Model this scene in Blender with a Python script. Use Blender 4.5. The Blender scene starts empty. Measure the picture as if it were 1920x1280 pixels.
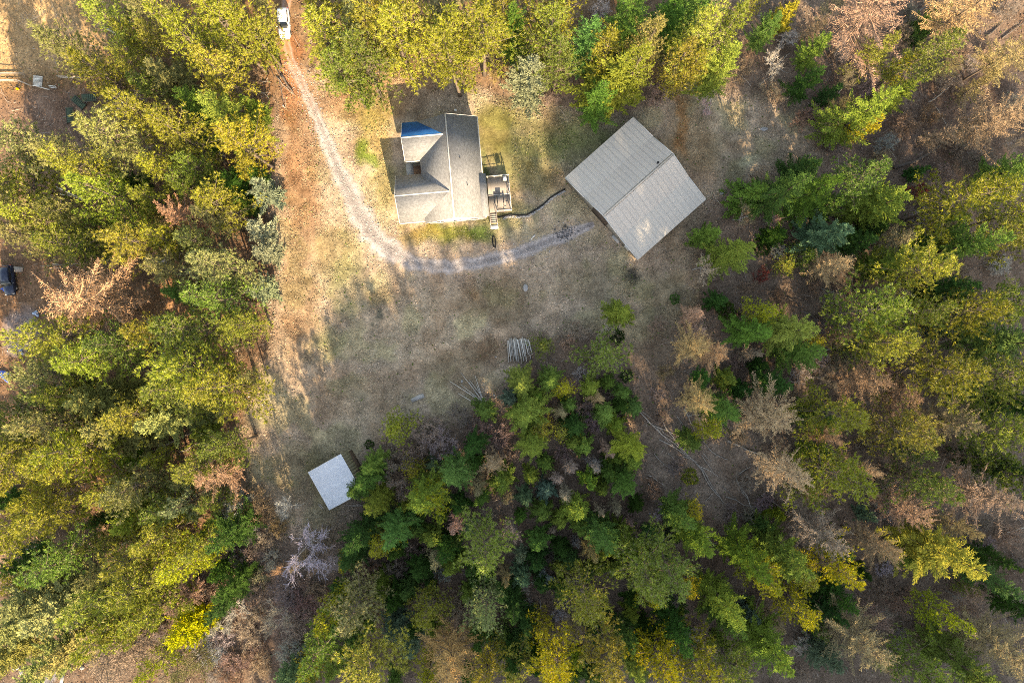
import bpy, math, random
import numpy as np
from mathutils import Vector, Matrix

# ------------------------------------------------------------------ camera, sky, sun, exposure
S = 0.085                    # metres per photo pixel on the ground
HC = 108.8                   # camera height (24 mm lens on 36 mm)
sc = bpy.context.scene
cam_d = bpy.data.cameras.new('camera'); cam_d.lens = 24.0; cam_d.sensor_width = 36.0
cam_d.clip_start = 1.0; cam_d.clip_end = 6000.0
cam = bpy.data.objects.new('camera', cam_d); sc.collection.objects.link(cam)
cam.location = (0, 0, HC); cam.rotation_euler = (0, 0, 0)
sc.camera = cam

SUN_EL = math.radians(28.0)
SUN_AZ = math.atan2(0.31, -0.95)          # clockwise from +Y, towards the sun
sun_dir = Vector((math.sin(SUN_AZ) * math.cos(SUN_EL), math.cos(SUN_AZ) * math.cos(SUN_EL), math.sin(SUN_EL)))
world = bpy.data.worlds.new('World'); sc.world = world; world.use_nodes = True
wn = world.node_tree.nodes; wl = world.node_tree.links
sky = wn.new('ShaderNodeTexSky'); sky.sky_type = 'NISHITA'; sky.sun_disc = False
sky.sun_elevation = SUN_EL; sky.sun_rotation = SUN_AZ; sky.altitude = 600
sky.dust_density = 1.0; sky.air_density = 1.0; sky.ozone_density = 0.3
wl.new(sky.outputs[0], wn['Background'].inputs[0]); wn['Background'].inputs[1].default_value = 0.125
sun_d = bpy.data.lights.new('sun', 'SUN'); sun_d.energy = 2.75; sun_d.angle = math.radians(0.40)
sun_d.color = (1.0, 0.92, 0.80)
sun = bpy.data.objects.new('sun', sun_d); sc.collection.objects.link(sun)
sun.rotation_euler = (-sun_dir).to_track_quat('-Z', 'Y').to_euler(); sun.location = (60, -120, 160)

sc.view_settings.view_transform = 'Standard'; sc.view_settings.look = 'None'
sc.view_settings.gamma = 1.0; sc.view_settings.use_curve_mapping = False
sc.view_settings.exposure = 2.2
sc.view_settings.use_white_balance = True; sc.view_settings.white_balance_temperature = 9400; sc.view_settings.white_balance_tint = 11
sc.cycles.max_bounces = 3; sc.cycles.diffuse_bounces = 1; sc.cycles.glossy_bounces = 2
sc.cycles.transmission_bounces = 3; sc.cycles.transparent_max_bounces = 6
sc.cycles.use_denoising = False; sc.cycles.filter_width = 0.95
sc.cycles.caustics_reflective = False; sc.cycles.caustics_refractive = False

C = sc.collection
RNG = np.random.default_rng(7)

# ------------------------------------------------------------------ helpers
def gpx(x, y, h=0.0):
    """world XY of a photo pixel seen at height h"""
    k = S * (1 - h / HC)
    return ((x - 960) * k, (640 - y) * k)

def vnoise(x, y, seed=0):
    x = np.asarray(x, float); y = np.asarray(y, float)
    xi = np.floor(x).astype(np.int64); yi = np.floor(y).astype(np.int64)
    fx = x - xi; fy = y - yi; fx = fx * fx * (3 - 2 * fx); fy = fy * fy * (3 - 2 * fy)
    def hsh(a, b):
        n = (a * 374761393 + b * 668265263 + seed * 1274126177) & 0xffffffff
        n = ((n ^ (n >> 13)) * 1274126177) & 0xffffffff
        return ((n ^ (n >> 16)) & 0xffff) / 65535.0
    a = hsh(xi, yi); b = hsh(xi + 1, yi); c = hsh(xi, yi + 1); d = hsh(xi + 1, yi + 1)
    return (a * (1 - fx) + b * fx) * (1 - fy) + (c * (1 - fx) + d * fx) * fy

def fbm(x, y, seed=0, octv=4):
    t = 0; a = 0.5; s = 0
    for i in range(octv):
        t = t + a * vnoise(np.asarray(x) * 2 ** i, np.asarray(y) * 2 ** i, seed + i); s += a; a *= 0.5
    return t / s

CREST_Y = (640 - 2270) * S
_cx = np.array([300, 500, 700, 753, 864, 957, 1084, 1224, 1300, 1409, 1480, 1568, 1680, 1800, 1961, 2100, 2210, 2400, 4000, 6000], float)
_ch = np.array([4, 12, 32, 43, 60, 72, 79, 84, 87, 89, 90, 93, 102, 111, 112, 112, 112, 112, 100, 60], float)  # tree-top line of the unseen ridge, heights set for the shade it casts
_ct = np.array([0, 0, 0, 5, 18, 28, 34, 40, 42, 43, 44, 46, 50, 52, 52, 50, 44, 40, 40, 40], float)
def crest_top(x):
    return np.interp(np.asarray(x, float) / S + 960, _cx, _ch)
def hill(x, y):
    x = np.asarray(x, float); y = np.asarray(y, float)
    t = np.clip((-72 - y) / (-72 - CREST_Y), 0, 1); t = t * t * (3 - 2 * t)
    far = np.clip((y + 420) / (420 + CREST_Y - 40), 0, 1)
    return np.interp(x / S + 960, _cx, _ct) * t * np.where(y < CREST_Y - 40, far, 1)
def gz(x, y):
    x = np.asarray(x, float); y = np.asarray(y, float)
    return 0.22 * np.sin(x * 0.071 + 1.0) * np.cos(y * 0.083) + 0.12 * np.sin(x * 0.19 + y * 0.13) + hill(x, y)

class MB:
    def __init__(s): s.v = []; s.f = []; s.n = 0
    def add(s, V, F):
        V = np.asarray(V, float).reshape(-1, 3); F = np.asarray(F, np.int64)
        s.v.append(V); s.f.append(F + s.n); s.n += len(V)
    def box(s, c, d, rz=0.0, rx=0.0):
        V = np.array([[x, y, z] for x in (-.5, .5) for y in (-.5, .5) for z in (-.5, .5)]) * np.array(d)
        if rx:
            cc, ss = math.cos(rx), math.sin(rx); V = V @ np.array([[1, 0, 0], [0, cc, ss], [0, -ss, cc]])
        if rz:
            cc, ss = math.cos(rz), math.sin(rz); V = V @ np.array([[cc, ss, 0], [-ss, cc, 0], [0, 0, 1]])
        s.add(V + np.array(c), [[0, 1, 3, 2], [4, 6, 7, 5], [0, 4, 5, 1], [2, 3, 7, 6], [0, 2, 6, 4], [1, 5, 7, 3]])
    def tube(s, P, R, n=6, caps=True):
        P = np.asarray(P, float); R = np.asarray(R, float); m = len(P)
        T = np.gradient(P, axis=0); T /= np.linalg.norm(T, axis=1)[:, None] + 1e-9
        up = np.array([0, 0, 1.0]) if abs(T[0][2]) < 0.9 else np.array([1.0, 0, 0])
        A = np.cross(T, up); A /= np.linalg.norm(A, axis=1)[:, None] + 1e-9
        B = np.cross(T, A)
        an = np.arange(n) * 2 * math.pi / n
        V = P[:, None, :] + R[:, None, None] * (np.cos(an)[None, :, None] * A[:, None, :] + np.sin(an)[None, :, None] * B[:, None, :])
        i = np.arange(m - 1)[:, None] * n; j = np.arange(n)[None, :]; k = (j + 1) % n
        F = np.stack([i + j, i + k, i + n + k, i + n + j], -1).reshape(-1, 4)
        base = s.n; s.add(V.reshape(-1, 3), F)
        if caps:
            s.f.append(np.array([[base + q for q in range(n)][::-1]])); s.f.append(np.array([[base + (m - 1) * n + q for q in range(n)]]))
    def poly_prism(s, pts, off):
        """closed polygon (list of 3-D points) extruded by vector off"""
        P = np.asarray(pts, float); n = len(P); Q = P + np.asarray(off, float); b = s.n
        s.v.append(np.vstack([P, Q])); s.n += 2 * n
        s.f.append(np.array([[b + i for i in range(n)]])); s.f.append(np.array([[b + n + i for i in range(n)][::-1]]))
        s.f.append(np.array([[b + (i + 1) % n, b + i, b + n + i, b + n + (i + 1) % n] for i in range(n)]))
    def mesh(s, name, smooth=False):
        me = bpy.data.meshes.new(name)
        V = np.vstack(s.v)
        me.vertices.add(len(V)); me.vertices.foreach_set('co', V.ravel())
        tot = np.concatenate([np.full(len(f), f.shape[1]) for f in s.f]); loops = np.concatenate([f.ravel() for f in s.f])
        me.loops.add(len(loops)); me.loops.foreach_set('vertex_index', loops.astype(np.int32))
        me.polygons.add(len(tot)); me.polygons.foreach_set('loop_start', np.concatenate([[0], np.cumsum(tot)[:-1]]).astype(np.int32))
        if smooth: me.polygons.foreach_set('use_smooth', np.ones(len(tot), bool))
        me.update(calc_edges=True); me.validate()
        return me
    def build(s, name, mat, parent=None, smooth=False, loc=None):
        return link(name, s.mesh(name, smooth), mat, parent, loc)

def link(name, me, mat=None, parent=None, loc=None):
    if mat is not None and not me.materials: me.materials.append(mat)
    o = bpy.data.objects.new(name, me); C.objects.link(o)
    if parent is not None: o.parent = parent
    if loc is not None: o.location = loc
    return o
def tag(o, label, cat, group=None):
    o['label'] = label; o['category'] = cat
    if group: o['group'] = group
    return o
def empty(name, loc=(0, 0, 0), rz=0.0):
    o = bpy.data.objects.new(name, None); C.objects.link(o); o.location = loc; o.rotation_euler = (0, 0, rz); o.empty_display_size = 0.5
    return o
def structure(o): o['kind'] = 'structure'; return o
def stuff(o, label, cat): o['kind'] = 'stuff'; return tag(o, label, cat)

# ------------------------------------------------------------------ materials
def newmat(name):
    m = bpy.data.materials.new(name); m.use_nodes = True; nt = m.node_tree
    for n in list(nt.nodes): nt.nodes.remove(n)
    out = nt.nodes.new('ShaderNodeOutputMaterial')
    return m, nt, out
def N(nt, t, **kw):
    n = nt.nodes.new(t)
    for k, v in kw.items():
        if k.startswith('i_'):
            key = k[2:]; n.inputs[int(key) if key.isdigit() else key.replace('_', ' ')].default_value = v
        else: setattr(n, k, v)
    return n
def c4(c): return (c[0], c[1], c[2], 1.0)
def mixc(nt, fac, a, b, mode='MIX'):
    m = nt.nodes.new('ShaderNodeMix'); m.data_type = 'RGBA'; m.blend_type = mode
    for sock, v in ((m.inputs[0], fac), (m.inputs[6], a), (m.inputs[7], b)):
        if hasattr(v, 'links') or isinstance(v, bpy.types.NodeSocket): nt.links.new(v, sock)
        elif isinstance(v, (int, float)): sock.default_value = v
        else: sock.default_value = c4(v)
    return m.outputs[2]
def noise(nt, vec, scale, detail=3, rough=0.6):
    n = N(nt, 'ShaderNodeTexNoise'); n.inputs['Scale'].default_value = scale; n.inputs['Detail'].default_value = detail
    n.inputs['Roughness'].default_value = rough
    if vec is not None: nt.links.new(vec, n.inputs['Vector'])
    return n.outputs[0]
def ramp(nt, fac, stops):
    r = N(nt, 'ShaderNodeValToRGB'); cr = r.color_ramp
    while len(cr.elements) < len(stops): cr.elements.new(0.5)
    for e, (p, c) in zip(cr.elements, stops): e.position = p; e.color = c4(c) if not isinstance(c, float) else (c, c, c, 1)
    nt.links.new(fac, r.inputs[0]); return r.outputs[0]
def pbr(name, col, rough=0.8, var=0.25, scale=6.0, metal=0.0, bump=0.0, col2=None, spec=0.3, vary_obj=0.0):
    m, nt, out = newmat(name); b = N(nt, 'ShaderNodeBsdfPrincipled')
    tc = N(nt, 'ShaderNodeTexCoord').outputs['Object']
    n1 = noise(nt, tc, scale, 4); n2 = noise(nt, tc, scale * 0.13 + 0.1, 3)
    lo = tuple(c * (1 - var) for c in col); hi = tuple(min(1, c * (1 + var)) for c in (col2 or col))
    c1 = ramp(nt, n1, [(0.3, lo), (0.7, hi)])
    c2 = mixc(nt, 0.5, c1, ramp(nt, n2, [(0.3, tuple(c * (1 - var) for c in col)), (0.7, tuple(min(1, c * (1 + var * .5)) for c in col))]))
    if vary_obj:
        oi = N(nt, 'ShaderNodeObjectInfo').outputs['Random']
        c2 = mixc(nt, 1.0, c2, ramp(nt, oi, [(0, (1 - vary_obj,) * 3), (1, (1 + vary_obj,) * 3)]), 'MULTIPLY')
    nt.links.new(c2, b.inputs['Base Color']); b.inputs['Roughness'].default_value = rough; b.inputs['Metallic'].default_value = metal
    b.inputs['Specular IOR Level'].default_value = spec
    if bump:
        bp = N(nt, 'ShaderNodeBump'); bp.inputs['Strength'].default_value = bump; bp.inputs['Distance'].default_value = 0.02
        nt.links.new(n1, bp.inputs['Height']); nt.links.new(bp.outputs[0], b.inputs['Normal'])
    nt.links.new(b.outputs[0], out.inputs[0]); return m
def leafmat(name, trans=0.3, var=0.35, nscale=1.2, fleck=0.0):
    m, nt, out = newmat(name)
    oi = N(nt, 'ShaderNodeObjectInfo'); pos = N(nt, 'ShaderNodeTexCoord').outputs['Object']
    n1 = noise(nt, pos, nscale, 3); n2 = noise(nt, pos, nscale * 5, 2)
    f = mixc(nt, 0.5, ramp(nt, n1, [(0.3, (1 - var,) * 3), (0.7, (1 + var, 1 + var * .95, 1 + var * .5))]),
             ramp(nt, n2, [(0.3, (1 - var * 1.9,) * 3), (0.7, (1 + var * 2.0, 1 + var * 1.9, 1 + var * 1.5))]))
    c = mixc(nt, 1.0, oi.outputs['Color'], f, 'MULTIPLY')
    if fleck:
        c = mixc(nt, ramp(nt, noise(nt, pos, nscale * 3.1, 3, .7), [(.53, 0.0), (.64, fleck)]), c, (.44, .35, .29))
    d = N(nt, 'ShaderNodeBsdfDiffuse'); t = N(nt, 'ShaderNodeBsdfTranslucent'); mx = N(nt, 'ShaderNodeMixShader'); mx.inputs[0].default_value = trans
    nt.links.new(c, d.inputs[0]); nt.links.new(c, t.inputs[0]); nt.links.new(d.outputs[0], mx.inputs[1]); nt.links.new(t.outputs[0], mx.inputs[2])
    nt.links.new(mx.outputs[0], out.inputs[0]); return m
def groundmat(name, grain=1.0):
    m, nt, out = newmat(name)
    at = N(nt, 'ShaderNodeAttribute'); at.attribute_name = 'tint'
    geo = N(nt, 'ShaderNodeNewGeometry').outputs['Position']
    n1 = noise(nt, geo, 3.2, 5, 0.75); n2 = noise(nt, geo, 0.55, 4, 0.65); n3 = noise(nt, geo, 9.0, 2, 0.7)
    f1 = ramp(nt, n1, [(0.28, (1 - .52 * grain, 1 - .54 * grain, 1 - .55 * grain)), (0.5, (1, 1, 1)), (0.74, (1 + .52 * grain, 1 + .5 * grain, 1 + .46 * grain))])
    f2 = ramp(nt, n2, [(0.3, (.78, .76, .74)), (0.7, (1.2, 1.2, 1.18))])
    f3 = ramp(nt, n3, [(0.3, (.72, .72, .72)), (0.7, (1.28, 1.26, 1.22))])
    c = mixc(nt, 1.0, mixc(nt, 1.0, mixc(nt, 1.0, at.outputs['Color'], f1, 'MULTIPLY'), f2, 'MULTIPLY'), f3, 'MULTIPLY')
    b = N(nt, 'ShaderNodeBsdfDiffuse'); nt.links.new(c, b.inputs[0]); b.inputs['Roughness'].default_value = 0.6
    bp = N(nt, 'ShaderNodeBump'); bp.inputs['Strength'].default_value = 0.8; bp.inputs['Distance'].default_value = 0.12 * grain
    nt.links.new(n1, bp.inputs['Height']); nt.links.new(bp.outputs[0], b.inputs['Normal'])
    nt.links.new(b.outputs[0], out.inputs[0]); return m
def attrmat(name, var=0.3):
    m, nt, out = newmat(name)
    at = N(nt, 'ShaderNodeAttribute'); at.attribute_name = 'tint'
    d = N(nt, 'ShaderNodeBsdfDiffuse'); nt.links.new(at.outputs['Color'], d.inputs[0]); nt.links.new(d.outputs[0], out.inputs[0]); return m
def shingles(name, col, blue=False):
    m, nt, out = newmat(name); b = N(nt, 'ShaderNodeBsdfPrincipled'); b.inputs['Roughness'].default_value = 0.95; b.inputs['Specular IOR Level'].default_value = 0.15
    uv = N(nt, 'ShaderNodeAttribute'); uv.attribute_name = 'roofco'
    br = N(nt, 'ShaderNodeTexBrick'); br.inputs['Scale'].default_value = 1.0; br.inputs['Mortar Size'].default_value = 0.012
    br.inputs['Brick Width'].default_value = 0.33; br.inputs['Row Height'].default_value = 0.15; br.offset = 0.5
    br.inputs['Color1'].default_value = (.72, .72, .72, 1); br.inputs['Color2'].default_value = (1.25, 1.25, 1.25, 1); br.inputs['Mortar'].default_value = (.5, .5, .5, 1)
    nt.links.new(uv.outputs['Vector'], br.inputs['Vector'])
    n1 = noise(nt, uv.outputs['Vector'], 3.0, 4, 0.7); n2 = noise(nt, uv.outputs['Vector'], 0.25, 3)
    c = mixc(nt, 1.0, mixc(nt, 0.55, (1, 1, 1), br.outputs[0]), col, 'MULTIPLY')
    c = mixc(nt, 1.0, c, ramp(nt, n1, [(0.3, (.8, .8, .8)), (0.7, (1.22, 1.21, 1.2))]), 'MULTIPLY')
    c = mixc(nt, 1.0, c, ramp(nt, n2, [(0.3, (.88, .88, .88)), (0.7, (1.1, 1.1, 1.09))]), 'MULTIPLY')
    nt.links.new(c, b.inputs['Base Color'])
    bp = N(nt, 'ShaderNodeBump'); bp.inputs['Strength'].default_value = 0.4; bp.inputs['Distance'].default_value = 0.01
    nt.links.new(br.outputs[1], bp.inputs['Height']); bp.invert = True; nt.links.new(bp.outputs[0], b.inputs['Normal'])
    nt.links.new(b.outputs[0], out.inputs[0]); return m

M = dict(
    ground=groundmat('ground_soil', 0.85), gravel=groundmat('gravel', 0.28), scatter=attrmat('grass_and_litter'),
    needles=leafmat('conifer_needles', 0.10, fleck=.5), sprays=leafmat('fir_sprays', 0.08), twigs=leafmat('bare_twigs', 0.12, 0.3), bush=leafmat('bush_leaves', 0.3),
    bark=pbr('bark_grey_brown', (.17, .13, .10), .95, .45, 5), bark_pale=pbr('bark_pale', (.42, .38, .34), .9, .3, 5), bark_dark=pbr('bark_dark', (.09, .065, .05), .95, .4, 5),
    log=pbr('weathered_log', (.46, .40, .34), .9, .35, 4, vary_obj=.3), log_dark=pbr('dark_log', (.16, .13, .11), .95, .4, 4, vary_obj=.35), pole=pbr('peeled_pole', (.62, .58, .52), .85, .25, 4, vary_obj=.2),  # log_dark: darker brown than the weathered logs
    roof=shingles('roof_shingles', (.235, .237, .24)), roof_blue=shingles('blue_roof_shingles', (.012, .105, .31)),
    white=pbr('white_paint', (.78, .76, .72), .6, .06, 3), siding=pbr('cream_siding', (.62, .58, .5), .7, .08, 3), trim=pbr('pale_trim', (.66, .64, .6), .6, .1, 4),
    wood=pbr('weathered_deck', (.30, .265, .235), .85, .12, 7, vary_obj=.09), wood_dark=pbr('dark_wood', (.11, .08, .06), .9, .35, 5), wood_brown=pbr('brown_wood', (.24, .13, .08), .85, .25, 5),
    barn_metal=pbr('tan_roof_metal', (.58, .52, .455), .6, .03, 1.2, metal=.0, spec=.25, vary_obj=.03), barn_low=pbr('tan_roof_metal_dimmed', (.545, .50, .44), .6, .03, 1.2, metal=.0, spec=.25, vary_obj=.03),  # barn_low: duller copy, weaker light on the shallower slopes put into the colour
    barn_wall=pbr('barn_wall_metal', (.35, .31, .26), .6, .1, 2, metal=.2), shed_metal=pbr('galvanised_sheet', (.70, .74, .80), .5, .04, 1.5, metal=.1, spec=.4, vary_obj=.03),
    moss=pbr('mossy_board', (.16, .13, .085), .95, .5, 3, col2=(.2, .19, .1)), concrete=pbr('concrete', (.42, .40, .38), .9, .2, 3), stone=pbr('stone', (.38, .37, .36), .9, .35, 3, vary_obj=.25),
    glass=pbr('dark_glass', (.02, .025, .03), .06, .1, 2, spec=.6), carpaint=pbr('white_car_paint', (.82, .82, .82), .25, .02, 2, spec=.5), darkpaint=pbr('dark_blue_paint', (.012, .02, .045), .25, .1, 2, spec=.5),
    rubber=pbr('rubber', (.02, .02, .02), .9, .2, 8), steel=pbr('steel', (.5, .5, .5), .35, .1, 5, metal=.8), black=pbr('black_plastic', (.015, .015, .016), .6, .2, 5),
    lamp=pbr('headlamp_glass', (.6, .62, .64), .1, .05, 5, spec=.6), tarp=pbr('blue_tarp', (.01, .10, .55), .45, .2, 4, bump=.5), yellow=pbr('yellow_plastic', (.7, .42, .01), .5, .08, 5),
    ash=pbr('ash_and_charcoal', (.10, .10, .105), .95, .6, 4), pale_blue=pbr('pale_blue_plastic', (.35, .45, .6), .5, .15, 4), raft=pbr('green_raised_bed', (.05, .075, .05), .9, .3, 3),
    hill=pbr('hillside_soil', (.14, .11, .07), .95, .3, .4), asphalt=pbr('old_asphalt', (.16, .15, .16), .9, .2, 3), red=pbr('red_tail_lamp', (.4, .02, .02), .3, .1, 4))

# ------------------------------------------------------------------ ground colour
def poly_sd(x, y, P):
    P = np.array(P, float); d = np.full(x.shape, 1e18); ins = np.zeros(x.shape, bool); n = len(P)
    for i in range(n):
        a = P[i]; b = P[(i + 1) % n]; e = b - a
        t = np.clip(((x - a[0]) * e[0] + (y - a[1]) * e[1]) / (e @ e), 0, 1)
        d = np.minimum(d, (x - a[0] - t * e[0]) ** 2 + (y - a[1] - t * e[1]) ** 2)
        c = ((a[1] > y) != (b[1] > y)); xi = a[0] + (y - a[1]) / (e[1] if e[1] else 1e-9) * e[0]
        ins ^= c & (x < xi)
    return np.sqrt(d) * np.where(ins, 1, -1)
def line_d(x, y, P):
    P = np.array(P, float); d = np.full(x.shape, 1e18)
    for a, b in zip(P[:-1], P[1:]):
        e = b - a; t = np.clip(((x - a[0]) * e[0] + (y - a[1]) * e[1]) / (e @ e), 0, 1)
        d = np.minimum(d, (x - a[0] - t * e[0]) ** 2 + (y - a[1] - t * e[1]) ** 2)
    return np.sqrt(d)
CLEARING = [(516, 330), (530, 120), (580, 130), (640, 150), (740, 140), (900, 170), (960, 200), (1060, 215), (1180, 225), (1290, 150), (1420, 190), (1545, 215), (1540, 300), (1440, 330), (1360, 350),
            (1290, 440), (1310, 540), (1250, 620), (1170, 650), (1090, 610), (1000, 640), (960, 720), (860, 785), (760, 800), (700, 860), (650, 1000), (520, 1000), (455, 900), (470, 760), (500, 640), (512, 500)]
DRIVE = [(548, -30, 20), (533, 30, 20), (536, 75, 20), (548, 120, 22), (570, 165, 24), (592, 215, 26), (612, 262, 28), (634, 315, 36), (655, 360, 46), (676, 405, 58), (700, 442, 62), (735, 472, 50), (780, 493, 38),
         (840, 501, 34), (900, 493, 31), (960, 478, 29), (1020, 457, 29), (1060, 440, 30), (1100, 425, 22), (1118, 418, 8)]
#            x    y    rx   ry   colour                strength
BLOBS = [(1720, 150, 230, 190, (.17, .12, .098), .8), (60, 50, 170, 100, (.46, .31, .17), .9), (90, 260, 120, 90, (.22, .15, .12), .7), (320, 580, 60, 60, (.36, .21, .12), .8),  # first entry: shade at the top right put into the ground colour
         (570, 300, 45, 190, (.33, .195, .115), .9), (545, 150, 26, 90, (.36, .17, .09), .85), (690, 190, 90, 45, (.35, .215, .12), .85), (560, 560, 40, 120, (.34, .23, .145), .8),
         (700, 250, 40, 60, (.36, .27, .11), .8), (676, 285, 16, 28, (.15, .22, .04), .9), (690, 305, 14, 16, (.15, .22, .04), .8), (630, 470, 40, 60, (.33, .26, .12), .6), (720, 330, 24, 60, (.42, .32, .15), .6),
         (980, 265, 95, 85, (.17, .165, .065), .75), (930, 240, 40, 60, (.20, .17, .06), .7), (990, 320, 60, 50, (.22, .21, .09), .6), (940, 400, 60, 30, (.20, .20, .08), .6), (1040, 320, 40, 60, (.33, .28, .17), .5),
         (905, 340, 12, 60, (.10, .14, .045), .8), (850, 440, 95, 22, (.24, .235, .06), .9), (900, 432, 30, 22, (.13, .20, .05), .8), (800, 440, 40, 18, (.36, .26, .10), .6),
         (1090, 260, 70, 50, (.20, .20, .09), .6), (660, 540, 50, 50, (.30, .28, .16), .5), (620, 640, 26, 40, (.24, .25, .12), .45), (660, 720, 40, 22, (.20, .24, .10), .45), (720, 560, 50, 30, (.25, .16, .11), .5),
         (800, 620, 130, 80, (.48, .38, .275), .7), (700, 760, 90, 60, (.47, .375, .27), .7), (930, 560, 80, 50, (.24, .17, .10), .7), (905, 655, 40, 30, (.20, .13, .08), .7), (850, 700, 60, 40, (.24, .18, .11), .6),
         (1130, 530, 90, 40, (.30, .24, .15), .5), (1187, 528, 14, 16, (.05, .05, .045), .8), (700, 598, 8, 13, (.09, .10, .08), .8), (560, 900, 70, 60, (.30, .24, .16), .6), (545, 880, 50, 50, (.22, .20, .12), .4),
         (1400, 300, 110, 60, (.36, .28, .2), .7), (1412, 298, 22, 14, (.55, .47, .36), .8), (1300, 260, 60, 70, (.28, .22, .13), .6), (1290, 450, 50, 70, (.27, .20, .13), .6), (1260, 560, 60, 50, (.22, .17, .08), .5),
         (1085, 250, 60, 30, (.16, .18, .07), .5), (1280, 230, 14, 70, (.36, .19, .08), .7), (1330, 860, 130, 110, (.37, .285, .225), .8), (1240, 650, 50, 60, (.26, .19, .13), .6), (730, 150, 120, 25, (.40, .25, .14), .7),  # second entry: streak of low sun by the barn put into the ground colour
         (545, 1030, 110, 70, (.36, .28, .23), .7), (500, 1150, 80, 90, (.34, .25, .21), .6), (60, 1040, 90, 50, (.38, .25, .15), .7), (230, 870, 120, 50, (.34, .19, .10), .7), (40, 620, 40, 45, (.34, .33, .36), .6)]
def tint(px, py):
    px = np.asarray(px, float); py = np.asarray(py, float)
    w = 14.0
    wx = px + (fbm(px / 30, py / 30, 3) - .5) * 46; wy = py + (fbm(px / 30, py / 30, 9) - .5) * 46
    sd = poly_sd(wx, wy, CLEARING); m = np.clip(sd / 30 + .5, 0, 1)[..., None]
    left = (np.clip((560 - wx) / 60, 0, 1) * np.clip((1060 - wy) / 90, 0.1, 1))[..., None]
    top = np.clip((190 - wy) / 50, 0, 1)[..., None] * np.clip((1300 - wx) / 80, 0, 1)[..., None]
    fl = np.array((.235, .172, .132)) * (1 - left) + np.array((.23, .14, .09)) * left
    fl = fl * (1 - top * .6) + np.array((.24, .14, .07)) * top * .6
    col = fl * (1 - m) + np.array((.44, .345, .26)) * m
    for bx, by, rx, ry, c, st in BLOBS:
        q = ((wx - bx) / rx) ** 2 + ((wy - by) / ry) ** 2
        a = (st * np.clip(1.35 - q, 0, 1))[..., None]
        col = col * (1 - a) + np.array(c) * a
    # patchy colour drift of the turf and litter themselves
    n = fbm(px / 24, py / 24, 21, 5)[..., None]; n2 = fbm(px / 7, py / 7, 31, 3)[..., None]; n3 = fbm(px / 55, py / 55, 41, 3)[..., None]
    col = col * (0.42 + .86 * n + .30 * n2)
    g = np.clip((n3 - .52) * 3.0, 0, .35) * m
    col = col * (1 - g) + col * np.array((.78, .98, .62)) * g
    r = np.clip((.44 - n3) * 3, 0, .5)
    col = col * (1 - r) + col * np.array((.82, .70, .62)) * r
    dd = line_d(px, py, [(a, b) for a, b, c in DRIVE]); dust = (np.clip((46 - dd) / 34, 0, 1) * .45)[..., None]
    dust = dust * np.clip((py - 150) / 150, 0, 1)[..., None]
    return col * (1 - dust) + np.array((.42, .33, .265)) * dust
def set_tint(me, cols):
    a = me.color_attributes.new('tint', 'FLOAT_COLOR', 'POINT')
    a.data.foreach_set('color', np.hstack([cols, np.ones((len(cols), 1))]).astype(np.float32).ravel())

# ------------------------------------------------------------------ ground sheet
def axis(lo, hi, step, far, f=1.22):
    a = list(np.arange(lo, hi + 1e-6, step)); d = step
    while a[-1] < far: d = min(d * f, 140); a.append(a[-1] + d)
    d = step
    while a[0] > -far: d = min(d * f, 140); a.insert(0, a[0] - d)
    return np.array(a)
gx = axis(-85, 85, .34, 1500); gy = axis(-58, 58, .34, 1500)
GX, GY = np.meshgrid(gx, gy)
PX, PY = GX / S + 960, 640 - GY / S
dd = line_d(PX, PY, [(a, b) for a, b, c in DRIVE])
rough = np.clip((dd - 22) / 20, 0.1, 1) * np.clip((95 - np.maximum(abs(GX), abs(GY) * 1.4)) / 10, 0, 1)
ZZ = gz(GX, GY) + (fbm(GX / 1.1, GY / 1.1, 5, 3) - .5) * .20 * rough
mb = MB(); nx, ny = len(gx), len(gy)
i = (np.arange(ny - 1)[:, None] * nx + np.arange(nx - 1)[None, :]).ravel()
mb.add(np.stack([GX, GY, ZZ], -1).reshape(-1, 3), np.stack([i, i + 1, i + nx + 1, i + nx], -1))
me = mb.mesh('ground', True)
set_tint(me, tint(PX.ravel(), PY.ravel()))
structure(link('ground', me, M['ground']))

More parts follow.
